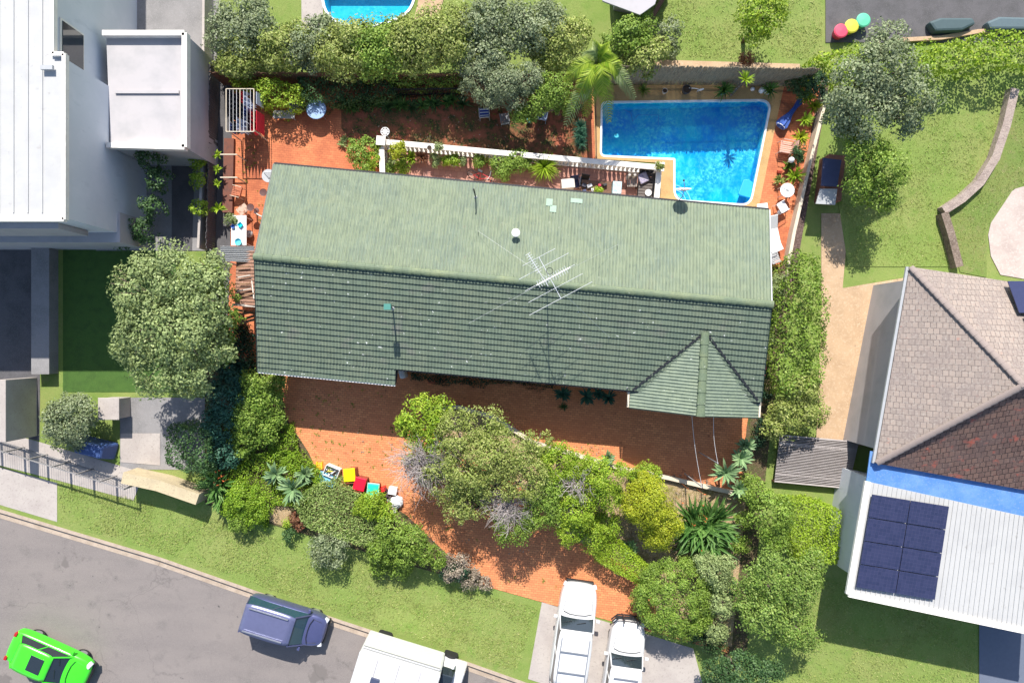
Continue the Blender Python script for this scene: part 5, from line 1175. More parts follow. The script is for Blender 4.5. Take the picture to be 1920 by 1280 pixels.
for lab, px_, py_, r_, c_ in (('turquoise square basin on the long white table', 452, 422, .15, (.0, .5, .62)), ('round blue bowl with dark contents on the long white table', 448, 454, .17, (.12, .55, .68)), ('small navy bowl at the left of the long white table', 438, 425, .09, (.04, .12, .4))):
    p = P(px_, py_, .87); m = MB(); m.lathe((p.x, p.y, .87), [(.001, .015), (r_*.6, .0), (r_, .12), (r_*1.04, .12), (r_*.9, .10), (r_*.55, .03), (.001, .025)], 4 if 'square' in lab else 20, False); tag(m.build('bowl', plain('bowl_'+lab[:4], c_, .35), origin=(p.x, p.y, .87)), lab, 'bowl')
pot('leafy white flowering plant at the top left of the long white table', 437, 412, .12, .7, M_PALEP, True, .22, 60, 'leaf', .3, pmat='pale')
p = P(466, 438, .3); m = MB(); m.ball((p.x, p.y, .22), .2, 14, .9); m.tube([(p.x, p.y, .3), (p.x-.1, p.y+.25, .45)], .03, 6); tag(m.build('kettle', M_GALV, origin=(p.x, p.y, 0), smooth=True), 'round silver pail right of the long white table', 'pail')
for i, (a, b, lab) in enumerate(((494, 361, 'dark iron tray hanging over the paving near the eave'), (470, 389, 'dark iron candle stand between tilted side table and eave'))):
    p = P(a, b, .8); m = MB(); m.lathe((p.x, p.y, .8), [(.001, 0), (.17, 0), (.19, .04), (.16, .03), (.001, .02)], 16, False); m.tube([(p.x, p.y, 0), (p.x, p.y, .8)], .018, 6); m.lathe((p.x, p.y, 0), [(.14, 0), (.14, .03), (.02, .05)], 12); tag(m.build('iron_stand', plain('rust_iron_%d' % i, (.10, .04, .035), .6), origin=(p.x, p.y, 0)), lab, 'stand')
p = P(503, 327, 1.2); m = MB()
for i in range(5): m.tube([(p.x-.3+.05*i, p.y+.15-.06*i, .95), (p.x+.45, p.y+.15-.06*i, .95)], .035, 6)
m.lathe((p.x-.1, p.y, .0), [(.25, 0), (.3, .9), (.33, .92)], 16); tag(m.build('water_tub', M_GALV, origin=(p.x, p.y, 0)), 'ribbed silver tub at the top left corner of the green roof', 'tub')
p = P(488, 405, .6); m = MB(); m.tube([(p.x-.35, p.y+.2, .5), (p.x, p.y, .6), (p.x+.4, p.y-.15, .7)], .035, 6); m.tube([(p.x-.35, p.y+.2, 0), (p.x-.35, p.y+.2, .5)], .03, 6); tag(m.build('tap_pipe', M_PALEP, origin=(p.x, p.y, 0)), 'pale bent pipe by the eave right of the white table', 'pipe')
# lean-to
t = thing('lean_to', 'rusty brown lean-to roof with loose battens beside the left gable end', 'lean-to', P(448, 560)); M_RUST = layered('rusty_sheet', (.30, .17, .12), [(4, .42, .66, (.22, .12, .085), (6, 1, 1)), (14, .55, .7, (.4, .28, .22))], .85)
e = [P(444, 470, 2.2), P(478, 470, 2.6), P(478, 572, 2.6), P(440, 570, 2.2)]
m = MB(); n = 60; vs_ = []
for i in range(n+1):
    a = e[0].lerp(e[3], i/n); b = e[1].lerp(e[2], i/n); dz = Vector((0, 0, .02*math.sin(i*1.6))); vs_ += [a+dz, b+dz]
m.add(vs_, [(2*i, 2*i+2, 2*i+3, 2*i+1) for i in range(n)]); m.build('roof_sheet', M_RUST, t, world=True)
for i, (a, b) in enumerate((((445, 502), (468, 499)), ((447, 520), (470, 516)), ((450, 533), (469, 531)), ((446, 546), (472, 541)), ((450, 556), (476, 550)), ((470, 500), (477, 560)))): m = MB(); q, r_ = P(*a, 2.35), P(*b, 2.62); m.beam(q+Vector((0, 0, .05)), r_+Vector((0, 0, .05)), .05, .04); m.build('batten', M_PALEP if i % 2 else M_WOOD, t, world=True)
for a in (e[0], e[3]): m = MB(); m.tube([(a.x+.1, a.y, 0), (a.x+.1, a.y, 2.1)], .04, 6); m.build('post', M_WOOD, t, world=True)
m = MB(); m.beam(P(437, 571, 2.2), P(480, 574, 2.5), .10, .12); m.build('fascia', M_PALEP, t, world=True)
t = thing('carport_sheet', 'small grey corrugated iron roof next to the white table', 'roof sheet', P(445, 470)); e = [P(414, 462, 2.3), P(478, 462, 2.4), P(478, 492, 2.4), P(416, 490, 2.3)]; m = MB(); vs_ = []; n = 70
for i in range(n+1):
    a = e[0].lerp(e[3], i/n); b = e[1].lerp(e[2], i/n); dz = Vector((0, 0, .05*math.sin(i*.75)+.06)); vs_ += [a+dz, b+dz]
m.add(vs_, [(2*i, 2*i+2, 2*i+3, 2*i+1) for i in range(n)]); m.build('sheet', M_GALV, t, world=True)
for a in (e[0], e[3]): m = MB(); m.tube([(a.x+.1, a.y, 0), (a.x+.1, a.y, 2.25)], .04, 6); m.build('post', M_GALV, t, world=True)
t = thing('timber_stack', 'loose stack of planks below the rusty lean-to', 'timber stack', P(458, 595)); M_PL = M_WOOD
for i, (a, b) in enumerate((((440, 580), (480, 588)), ((438, 592), (480, 583)), ((446, 602), (482, 590)), ((450, 606), (480, 598)))): m = MB(); m.beam(P(*a, 1.2+.07*i), P(*b, 1.3+.07*i), .12, .05); m.build('plank', M_PL, t, world=True)
# crate, white meter on the south wall, wires
p = P(809, 714, .2); m = MB()
for i in range(5): m.box(p.x-.16+.08*i, p.y, .2, .05, .25, .03)
for sy in (-1, 1): m.box(p.x, p.y+sy*.12, .1, .38, .03, .2)
tag(m.build('milk_crate', plain('orange_crate', (.5, .12, .05), .6), origin=(p.x, p.y, 0)), 'small orange slatted crate on the shaded drive under the eave', 'crate')
p = P(755, 700, .7); m = MB(); m.box(p.x, p.y, .5, .3, .5, 1.0, R(10)); tag(m.build('water_heater', plain('grey_white_enamel', (.5, .52, .55), .4), origin=(p.x, p.y, 0), bevel=.1), 'white rounded heater tucked in the corner under the eave', 'heater')
for i, (a, b) in enumerate((((1297, 776), (1316, 912)), ((1338, 782), (1346, 868)))):
    A1 = P(*a, 2.9); B1_ = P(*b, 4.6 if False else 3.2); m = MB(); pts = []
    for q in range(13): t_ = q/12; pp = A1.lerp(B1_, t_); pts.append(pp-Vector((0, 0, .25*math.sin(math.pi*t_))))
    m.tube(pts, .009, 4); tag(m.build('overhead_wire', M_ALU, origin=A1), ('longer', 'shorter')[i]+' overhead wire running from the porch gable to the garden', 'wire', 'wires from the porch')
for i, (a, b) in enumerate(((1316, 912), (1346, 868))):
    q = P(a, b, 3.2); m = MB(); m.tube([(q.x, q.y, 0), q], .03, 6); tag(m.build('wire_pole', M_GALV, origin=(q.x, q.y, 0)), ('pole ending the longer overhead wire', 'pole ending the shorter overhead wire')[i], 'pole')
# pool side things
p = P(1480, 216, .3); t = thing('folded_umbrella', 'closed blue umbrella lying beyond the top right corner of the pool', 'umbrella', (p.x, p.y, 0), R(52)); M_NAVY = plain('blue_canvas', (.035, .09, .34), .8)
m = MB(); vs_ = []; k = 14
for x, r_ in ((-.75, .22), (-.65, .28), (-.3, .22), (.1, .11), (.5, .09), (.8, .14), (1.0, .1)):
    for q in range(k): a = 2*math.pi*q/k; rr = r_*(1+.18*math.cos(q*math.pi)); vs_.append((x, math.cos(a)*rr, .3+math.sin(a)*rr*.8))
m.add(vs_, [(i*k+q, i*k+(q+1) % k, (i+1)*k+(q+1) % k, (i+1)*k+q) for i in range(6) for q in range(k)]+[tuple(range(k-1, -1, -1)), tuple(6*k+q for q in range(k))]); m.build('canopy', M_NAVY, t)
m = MB(); m.tube([(-.8, 0, .3), (1.2, 0, .3)], .02, 6); m.build('pole', M_WHITEP, t); m = MB(); m.tube([(-.72, math.cos(a)*.24, .3+math.sin(a)*.2) for a in np.linspace(0, 6.283, 15)[:-1]], .02, 5, closed=True); m.build('hem', M_WHITEP, t)
pot('blue pot of spiky leaves against the reed fence', 1357, 169, .2, .4, M_BLUEP, True, .38, 50, 'strap', .4, pmat='strap')
pot('cream pot of spiky leaves against the right part of the reed fence', 1443, 168, .2, .42, M_PALEP, True, .3, 40, 'strap', .4, pmat='strap')
pot('small grey brown jar at the foot of the reed fence', 1247, 170, .13, .3, M_PALEP)
pot('large empty black tub at the foot of the reed fence', 1288, 167, .22, .4, M_DARKP)
p = P(1313, 169, .3); m = MB(); m.box(p.x, p.y, .3, .22, .06, .5, R(10), tilt=(.2, 0)); m.tube([(p.x-.7, p.y+.1, .3), (p.x-.3, p.y+.05, .4), (p.x, p.y, .35)], .02, 5); tag(m.build('sign_board', M_WHITEM, origin=(p.x, p.y, 0)), 'small white board with a branch leaning beside the black tub', 'board')
for lab, a, b, r_, s_ in (('small white ball ornament right of the middle of the reed fence', 1412, 166, .11, 1), ('white egg shaped ornament right of the small white ball', 1428, 170, .15, 1.4)):
    p = P(a, b, .2); m = MB(); m.ball((p.x, p.y, r_*s_), r_, 16, s_); tag(m.build('ornament', M_WHITEM, origin=(p.x, p.y, 0), smooth=True), lab, 'ornament')
p = P(1170, 172, .2)
rosette('palm_shrub', 'thin dark shrub at the left of the reed fence by the pool', 'shrub', 1206, 170, .45, 'mid', 60, .03, .1, (.3, 1.4), .4)
# tuft hanging over the reed fence
rosette('spiky_plant', 'bright spiky plant rising above the reed fence', 'plant', 1396, 150, .5, 'lime', 40, .06, 2.1, (.2, 1.3), .5, trunk=True)
chair('pale wire chair on the orange paving between pool and shrubs', 1474, 276, R(80), plain('pinkish_wire', (.62, .36, .28), .6), M_PALEP, slat=True, w_=.6, d_=.6)
p = P(1462, 322, .15); m = MB(); m.box(p.x, p.y, .1, .22, .14, .2, R(-6)); m.box(p.x, p.y, .21, .24, .03, .03, R(-6)); tag(m.build('brick_block', plain('dark_red_block', (.36, .05, .02), .7), origin=(p.x, p.y, 0), bevel=.01), 'small dark red block on the paving right of the pool', 'block')
t = table('round_table', 'round white openwork table against the wall right of the pool', 1476, 357, .7, .72, .72, 0, M_WHITEP, round_=True)
m = MB()
for a in np.linspace(0, 6.283, 8)[:-1]: m.tube([(0, 0, .745), (math.cos(a)*.33, math.sin(a)*.33, .745)], .012, 4)
m.build('top_pattern', M_GALV, t)
chair('white chair against the wall below the round white table', 1467, 388, R(-60), M_WHITEP, w_=.5, d_=.45, bh=.8)
t = table('low_table', 'square white low table at the bottom right corner of the pool', 1430, 390, .4, .54, .46, R(8), M_WHITEP)
p = P(1460, 399, .4); m = MB(); m.ball((p.x, p.y, .5), .12, 14); m.tube([(p.x, p.y, 0), (p.x, p.y, .4)], .05, 8, .03); tag(m.build('globe_ornament', M_WHITEM, origin=(p.x, p.y, 0), smooth=True), 'white globe on a short stem beside the white chair', 'ornament')
lounger('white sun lounger close along the right gable end', 1449, 438, R(12), M_WHITEP, 2.0, .6); 
p = P(1455, 463, .45); m = MB(); m.box(p.x, p.y, .45, .62, .5, .05, R(25)); m.box(p.x, p.y, .22, .4, .34, .42, R(25)); tag(m.build('foot_stool', M_WHITEP, origin=(p.x, p.y, 0), bevel=.01), 'square white stool at the foot of the sun lounger', 'stool')
chair('grey folded garden chair below the sun lounger', 1452, 484, R(-70), M_GALV, w_=.5, d_=.5, slat=True)
m = MB(); a = P(1089, 258, .2); m = MB(); 
rosette('grassy_plant', 'dark feathery plant on the red paving left of the pool', 'plant', 1088, 250, .5, 'teal', 120, .03, .1, (.2, 1.3), .5, heads=[(0, .3, .1, 1), (0, -.1, .1, 1), (.05, -.5, .1, .9)])
wall('pool_edge_step', 'dark step edge between red soil and pool surround', [(1116, 180), (1118, 298)], .06, .10, M_BROWNW, 'step')
# neighbours' bins, top right
for lab, a, b, c_ in (('round raspberry red tub at the top right', 1577, 58, (.65, .06, .12)), ('round mustard yellow tub at the top right', 1597, 49, (.6, .55, .05)), ('round sea green tub at the top right', 1619, 38, (.1, .5, .3))):
    p = P(a, b, .5); m = MB(); m.lathe((p.x, p.y, 0), [(.25, 0), (.34, .45), (.36, .5), (.3, .54), (.001, .56)], 20); tag(m.build('tub', plain('tub_'+lab.split()[1], c_, .5), origin=(p.x, p.y, 0)), lab, 'tub', 'round coloured tubs in the top right yard')
p = P(1785, 50, .3); m = MB(); m.prism([P(x, y, .3)[:2] for x, y in ((1738, 44), (1760, 36), (1820, 36), (1826, 48), (1800, 60), (1750, 62))], .0, .5); tag(m.build('covered_boat', plain('grey_blue_tarp', (.05, .085, .095), .7), origin=(p.x, p.y, 0), bevel=.12), 'grey blue covered hull in the dark top right yard', 'boat'); m = MB(); m.prism([P(x, y, .3)[:2] for x, y in ((1846, 44), (1870, 34), (1950, 36), (1950, 58), (1852, 58))], .0, .5); p = P(1890, 46); tag(m.build('covered_boat', plain('pale_blue_tarp', (.08, .12, .14), .7), origin=(p.x, p.y, 0), bevel=.12), 'paler covered hull cut off at the top right edge', 'boat')
# ------------------------------------------------------------------ vegetation inside the property
L = lob
# central tree group in the front garden
rg2 = np.random.default_rng(21)
tree('tree', 'leafy bright green tree at the left end of the central garden bed', 'tree', [L(792, 782, 2.6, 1.1), L(822, 768, 2.7, .75), L(766, 800, 2.3, .7), L(800, 818, 2.4, .9)], 'bright', .13, 1.1)
tree('tree', 'large sparse olive tree with bare twigs in the middle of the front garden', 'tree', [L(862, 812, 3.2, 1.2, .6), L(905, 800, 3.3, 1.1, .6), L(880, 868, 3.6, 1.4, .7), L(925, 855, 3.6, 1.3, .7), L(835, 895, 3.0, 1.2, .5), L(968, 850, 3.4, 1.1, .6), L(985, 895, 3.3, 1.15, .6), L(885, 935, 2.9, 1.0, .5), L(935, 905, 3.3, 1.0, .5), L(855, 955, 2.7, .7, .4), L(770, 850, 2.6, .6, .4), L(1010, 830, 2.8, .7, .4)], 'olive', .105, .72, base=(905, 935), tr=.16, sub=.3, fill=.08)
tree('tree', 'dull green tree filling in between olive tree and drive edge', 'tree', [L(838, 850, 2.6, 1.1, .6), L(930, 830, 2.6, 1.0, .6), L(1000, 868, 2.5, .9, .5), L(870, 920, 2.3, .9, .5), L(810, 890, 2.2, .7, .4)], 'mid', .11, .9, base=(915, 880))
for i, (a, b, r_, n_, lab) in enumerate(((792, 868, 1.25, 130, 'grey dead branches at the left side of the central tree'), (850, 845, .9, 45, 'grey bare twigs in the upper crown of the central tree'), (955, 945, 1.0, 120, 'grey dead branches at the lower right of the central tree'), (1080, 905, .7, 50, 'small grey dead twigs between the bright green trees'))):
    m = MB(); c = P(a, b, 2.4); twigs(m, c+Vector((0, 0, .5)), r_*1.15, int(n_*1.3), rg2, .35, .017); m.tube([P(905, 935, 1.0) if i < 3 else P(1085, 930, .5), c], .05, 6, .02); tag(m.build('dead_branches', TWIG, origin=(c.x, c.y, 0)), lab, 'branches')
tree('tree', 'bright green tree right of the central tree near the curving kerb', 'tree', [L(1048, 868, 2.6, .95), L(1078, 890, 2.5, .8), L(1030, 850, 2.2, .5)], 'bright', .10, 1.2)
tree('tree', 'bright green tree at the right end of the central tree group', 'tree', [L(1130, 895, 2.6, 1.05), L(1102, 880, 2.4, .75), L(1138, 930, 2.2, .75), L(1165, 880, 1.6, .4)], 'bright', .10, 1.2)
tree('tree', 'dense green tree below the centre, casting a tall shadow on the bricks', 'tree', [L(1012, 925, 2.6, 1.0), L(1028, 955, 2.4, .8), L(1045, 905, 2.3, .8)], 'mid', .10, 1.3)
tree('tree', 'upright bright green tree between the dense tree and the clipped hedge', 'tree', [L(1080, 955, 2.5, .95), L(1068, 992, 2.2, .75), L(1098, 930, 2.1, .7)], 'bright', .10, 1.3)
tree('tree', 'green tree overhanging the bricks at the lower edge of the olive tree', 'tree', [L(965, 988, 2.6, .9, .5), L(992, 975, 2.6, .6), L(938, 965, 2.4, .5)], 'mid', .10, 1.1, base=(985, 955))
shrub('shrub', 'bushy yellow green shrub at the top end of the clipped hedge', 'shrub', [L(1110, 1005, 1.2, .85), L(1135, 982, 1.1, .8), L(1105, 975, 1.0, .6)], 'bright', .08, 1.2)
hedge('hedge', 'long narrow clipped lime green hedge along the curved drive', 'hedge', [(1126, 1022), (1160, 1018), (1194, 1046), (1230, 1076), (1216, 1106), (1174, 1084), (1118, 1050)], 0, 1.3, 'lime', .07, 1.6)
shrub('topiary', 'big round clipped dark green bush beside the white utility', 'shrub', [L(1265, 1120, 1.3, 2.0, 1.1)], 'mid', .085, 2.2, sub=.2, rough=.08)
tree('tree', 'loose light green tree at the lower right corner of the property', 'tree', [L(1340, 1075, 1.8, .85), L(1318, 1052, 1.6, .55), L(1350, 1130, 1.7, .7), L(1340, 1180, 1.4, .6), L(1360, 1055, 1.8, .5)], 'pale', .10, 1.5)
shrub('shrub', 'dark undergrowth at the extreme lower right corner of the property', 'shrub', [L(1335, 1195, .6, .8), L(1300, 1180, .6, .6), L(1355, 1100, .8, .8)], 'dark', .1, 1.3)
tree('tree', 'round yellow green tree right of the dry bank', 'tree', [L(1215, 945, 1.9, 1.3), L(1243, 980, 1.8, 1.05), L(1190, 940, 1.6, .85), L(1230, 1005, 1.5, .8), L(1210, 910, 1.6, .7)], 'yellow', .09, 1.6)
shrub('shrub', 'small bright shrub at the kerb below the porch', 'shrub', [L(1216, 890, .8, .7), L(1192, 892, .5, .45)], 'bright', .08, 1.4)
rosette('bird_of_paradise', 'large clump of long dark pointed leaves right of the yellow green tree', 'plant', 1318, 985, 2.0, 'strap', 60, .15, .5, (.2, 1.3), .55, heads=[(0, 0, .4, 1), (.5, .3, .4, .9), (-.5, .2, .4, .9), (.2, -.7, .3, .9), (-.3, -.5, .3, .8)])
rosette('bird_of_paradise', 'clump of long pointed leaves with orange flowers in the lower left corner', 'plant', 410, 905, 1.15, 'strap', 50, .13, .5, (.3, 1.3), .5, heads=[(0, 0, .5, 1), (.2, -.6, .4, .9), (-.2, .6, .4, .8)])
def flowers(label, px, py, n, sp, col, z, group=None):
    p = P(px, py, z); m = MB()
    for i in range(n): x, y = p.x+rg2.normal()*sp, p.y+rg2.normal()*sp; d = Vector((rg2.normal(), rg2.normal(), 1)).normalized()*.12; m.tube([(x, y, z), (x+d.x, y+d.y, z+d.z*.6)], .035, 5, .008); m.tube([(x, y, .1), (x, y, z)], .008, 3)
    return tag(m.build('flowers', plain('petals_%d_%d' % (px, py), col, .7), origin=(p.x, p.y, 0)), label, 'flowers')
flowers('few orange flowers over the pointed leaves in the lower left corner', 412, 895, 7, .35, (.65, .16, .04), 1.2); flowers('few orange flowers over the large dark pointed clump', 1305, 955, 8, .7, (.65, .16, .04), 1.5)
flowers('pink red blossoms beside the right gable eave', 1424, 690, 12, .2, (.6, .14, .16), 1.2)
for px_, py_, r_, z_, lab in ((1360, 885, .85, 1.2, 'big pale agave at the end of the overhead wires'), (1388, 858, .7, 1.1, 'agave just above the biggest agave'), (1384, 915, .6, .9, 'agave below and right of the biggest agave'), (1398, 835, .55, 1.0, 'highest agave, nearest to the porch corner'), (1180, 1026, .55, .3, 'small agave on the dry bank below the yellow green tree'), (1139, 858, .42, .6, 'single agave with a thick stem at the sunny brick edge'), (518, 888, .75, .8, 'left of the two big pale agaves in the ground cover'), (550, 915, .95, .9, 'largest pale agave in the left ground cover'), (572, 888, .55, .5, 'small agave right of the two big pale ones')):
    rosette('agave', lab, 'agave', px_, py_, r_, 'agave', 42, .15, z_, (.05, 1.2), .3, trunk=z_ > .5)
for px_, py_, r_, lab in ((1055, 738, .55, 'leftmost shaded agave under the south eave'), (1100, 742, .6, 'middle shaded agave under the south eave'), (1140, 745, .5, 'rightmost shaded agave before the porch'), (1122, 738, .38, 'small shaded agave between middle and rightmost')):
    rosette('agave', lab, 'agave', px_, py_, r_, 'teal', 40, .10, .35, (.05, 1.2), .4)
rosette('grassy_plant', 'small dark tuft standing in front of the leftmost shaded agave', 'plant', 1056, 762, .3, 'dark', 50, .03, .1, (.3, 1.4), .4)
hedge('ground_cover_hedge', 'low dark ivy strip against the south wall under the eave', 'shrub', [(770, 694), (960, 706), (1040, 716), (1036, 728), (960, 718), (880, 722), (770, 712)], 0, .35, 'deep', .09, 1.1, bump=.15)
# left front garden
shrub('shrub', 'tall bright green shrub next to the shaded drive corner', 'shrub', [L(488, 722, 1.3, .95), L(516, 722, 1.0, .7), L(502, 752, 1.2, .8), L(475, 765, 1.3, .95), L(512, 785, .9, .7)], 'mid', .11, 1.4)
shrub('shrub', 'tall green shrub with glossy clumps left of the sunny bricks', 'shrub', [L(468, 798, 1.1, 1.0), L(498, 806, .9, .75), L(455, 830, .9, .7)], 'mid', .11, 1.5)
shrub('shrub', 'dark blue green shrub mass along the left boundary', 'shrub', [L(425, 745, 1.3, 1.05), L(415, 800, 1.2, 1.0), L(418, 850, 1.0, .8), L(440, 715, 1.1, .9)], 'teal', .12, 1.4)
shrub('shrub', 'very dark shrubs in the shade below the timber stack', 'shrub', [L(445, 640, .8, .9), L(465, 690, .7, .6), L(455, 670, .8, .8), L(430, 690, .9, .7)], 'deep', .12, 1.2)
hedge('ground_cover', 'bright green creeping cover left of the bins', 'ground cover', [(432, 880), (470, 850), (535, 842), (560, 860), (575, 880), (610, 905), (575, 935), (560, 955), (505, 945), (500, 992), (412, 962)], 0, .5, 'limecover', .08, 1.3, bump=.22, bs=1.4)
hedge('ground_cover', 'bright creeping cover along the left edge of the sunny bricks', 'ground cover', [(520, 790), (545, 795), (556, 815), (560, 850), (600, 880), (606, 900), (540, 880), (500, 850), (505, 815)], 0, .5, 'limecover', .08, 1.3, bump=.2)
shrub('shrub', 'low lime green mound at the bottom left beside the flowering clump', 'shrub', [L(458, 935, .8, .9), L(478, 955, .6, .8), L(438, 950, .7, .6)], 'limecover', .08, 1.4)
hedge('hedge', 'broad clipped olive green hedge below the bins', 'hedge', [(585, 912), (625, 902), (662, 922), (690, 942), (716, 985), (706, 1028), (640, 1014), (572, 988), (550, 948)], 0, 1.35, 'hedge', .085, 1.5, bump=.12, bs=1)
shrub('shrub', 'bright green bush right of the broad clipped hedge', 'shrub', [L(700, 945, 1.4, .75), L(722, 960, 1.2, .6), L(680, 950, 1.2, .5)], 'bright', .09, 1.4)
shrub('shrub', 'dark green tree-like bush at the bottom edge below the rubbish bags', 'shrub', [L(735, 995, 1.5, .8), L(770, 1010, 1.6, .85), L(710, 1030, 1.3, .6), L(795, 1035, 1.3, .65), L(760, 1045, 1.2, .65), L(820, 1048, .9, .5), L(735, 1032, 1.1, .7)], 'mid', .10, 1.4)
shrub('shrub', 'small rust brown shrub beside the broad clipped hedge', 'shrub', [L(556, 970, .5, .38), L(562, 985, .4, .3)], 'red', .08, 1.2)
shrub('shrub', 'small lime shrub on the dry patch left of the rust brown shrub', 'shrub', [L(540, 978, .4, .3)], 'bright', .08, 1.2)
shrub('shrub', 'dry grey brown undergrowth at the bottom edge of the brick drive', 'shrub', [L(850, 1062, .5, .8), L(880, 1082, .4, .6), L(830, 1050, .6, .4), L(910, 1092, .3, .4)], 'dry', .09, 1.0)
shrub('shrub', 'dark patch of leaves within the dry undergrowth', 'shrub', [L(862, 1072, .6, .5), L(838, 1072, .5, .5)], 'deep', .10, 1.0)
sheet('dry_patch', [(498, 948), (540, 950), (560, 980), (540, 988), (498, 975)], .04, M_DRYG)
# left boundary: big tree of the neighbour reaching over
tree('tree', 'big round pale green tree over the left boundary', 'tree', [L(265, 540, 4.2, 1.5), L(320, 520, 4.5, 1.5), L(370, 560, 4.4, 1.4), L(285, 620, 4.3, 1.5), L(345, 630, 4.6, 1.6), L(395, 600, 4.0, 1.1), L(300, 690, 4.0, 1.3), L(360, 700, 4.0, 1.2), L(400, 510, 3.8, .9), L(405, 660, 3.6, .9), L(250, 650, 3.8, 1.0)], 'pale', .15, 1.1, sub=.34, tr=.2)
tree('tree', 'dark green lower crown under the big pale tree, over the side passage', 'tree', [L(410, 560, 2.8, .9), L(420, 610, 2.8, .9), L(405, 520, 2.6, .7), L(415, 655, 2.6, .8)], 'mid', .12, 1.2)
shrub('shrub', 'pale grey green round bush by the left driveway', 'shrub', [L(138, 785, 1.6, 1.25, 1.1), L(125, 815, 1.2, .9), L(155, 770, 1.4, .9)], 'grey', .11, 1.5)
hedge('hedge', 'dark green box hedge in the planter behind the yellowish wall', 'hedge', [(312, 800), (392, 806), (390, 888), (345, 884), (310, 868)], 0, 2.2, 'dark', .11, 1.2, bump=.15)
shrub('climber', 'climbing dark green foliage on the side wall of the white house', 'climber', [L(285, 300, 2.2, .6, 1.2), L(300, 340, 1.8, .6, 1.0), L(292, 390, 1.6, .6, 1.0), L(270, 432, 1.2, .7, .8), L(235, 445, .8, .6, .5)], 'dark', .12, 1.2)
shrub('shrub', 'yellow green narrow hedge left of the asphalt strip', 'shrub', [L(368, 300, 1.2, .5), L(372, 340, 1.2, .45), L(374, 390, 1.1, .45)], 'bright', .1, 1.2)
shrub('shrub', 'dark greenery in the narrow planter by the white parapet', 'shrub', [L(360, 130, .9, .4), L(358, 170, .8, .35), L(360, 220, .8, .35)], 'olive', .1, 1.0)
for i, (a, b, lab) in enumerate(((408, 290, 'yellow green sprig at the upper pipe rail'), (408, 318, 'yellow green sprig between the two pipe rails'), (409, 345, 'yellow green sprig below the lower pipe rail'), (410, 392, 'largest yellow green spray at the left boundary'))): rosette('sprig', lab, 'plant', a, b, .28 if i < 3 else .45, 'lime', 18, .09, .8, (.1, 1.2), .5)
# back garden: hedges, strap leaves, trees
hedge('hedge', 'sunny leafy hedge right of the clothesline', 'hedge', [(430, 146), (520, 150), (566, 160), (560, 196), (520, 200), (490, 198), (480, 165), (440, 165)], 0, 1.5, 'bright', .10, 1.3, bump=.22, bs=1.6)
hedge('hedge', 'dark hedge along the back fence behind the blue table', 'hedge', [(556, 142), (740, 142), (742, 176), (690, 186), (640, 192), (560, 192)], 0, 1.2, 'dark', .10, 1.3, bump=.2, bs=1.6)
hedge('hedge', 'low dark strip of leaves above the dark picket fence', 'hedge', [(730, 138), (870, 138), (870, 158), (730, 158)], 0, 1.4, 'mid', .10, 1.2, bump=.15)
for i in range(16):
    a = 640+i*15+rg2.uniform(-4, 4); b = 196+rg2.uniform(-8, 6)
    rosette('strap_leaf_plant', 'dark strap leaf clump in the border below the picket fence', 'plant', a, b, .55, 'strap' if i % 3 else 'dark', 45, .06, .15, (.2, 1.4), .7, group='strap leaf clumps along the back border')
tree('tree', 'grey green tree over the middle of the back fence', 'tree', [L(900, 152, 2.3, .85), L(945, 157, 2.5, .9), L(990, 148, 2.5, .85), L(920, 188, 2.0, .6), L(965, 188, 2.1, .7), L(880, 168, 2.0, .5)], 'grey', .10, 1.2)
tree('tree', 'dark green tree between the grey green tree and the palm', 'tree', [L(1010, 190, 2.2, .8), L(1035, 170, 2.4, .9), L(995, 212, 1.8, .5), L(1060, 195, 2.0, .6), L(975, 215, 1.8, .5)], 'mid', .11, 1.3)
# palm
pc = P(1120, 118, 4.2); pt = thing('palm_tree', 'palm with long feathery fronds hanging over the top left corner of the pool', 'palm', Vector((pc.x, pc.y, 0)))
m = MB(); m.tube([(pc.x, pc.y, 0), (pc.x, pc.y, 4.1)], .17, 9, .13); m.build('trunk', BARK, pt, world=True)
for i, (ex, ey, ez) in enumerate(((1062, 232, 2.9), (1098, 216, 3.0), (1142, 226, 2.7), (1190, 182, 3.0), (1168, 150, 3.9), (1060, 150, 3.8), (1098, 98, 4.2), (1126, 84, 4.2), (1150, 102, 4.2), (1108, 190, 3.4), (1130, 178, 4.0), (1080, 190, 3.8))):
    e = P(ex, ey, ez); m = MB(); d = e-pc; hn = Vector((-d.y, d.x, 0)).normalized(); pts = []; N = 26
    for q in range(N+1): t_ = q/N; pts.append(pc.lerp(e, t_)+Vector((0, 0, .9*math.sin(math.pi*t_)*(1-t_*.3))))
    m.tube(pts, .025, 4, .006)
    for q in range(3, N+1):
        t_ = q/N; l = .55*math.sin(math.pi*min(1, .15+t_*.8))**.6; dd = (pts[q]-pts[q-1]).normalized()
        for s_ in (-1, 1):
            for e_ in (0, .5):
                bp = pts[q]+dd*e_*.05; tip = bp+(hn*s_*.75+dd*.65).normalized()*l+Vector((0, 0, -l*rg2.uniform(.2, .5))); w_ = dd*.02; md = (bp+tip)/2+Vector((0, 0, .03)); m.add([bp-w_, bp+w_, md+w_*1.2, md-w_*1.2, tip], [(0, 1, 2, 3), (3, 2, 4)])
    m.build('frond', LF['bright' if i % 3 else 'pale'], pt, world=True)
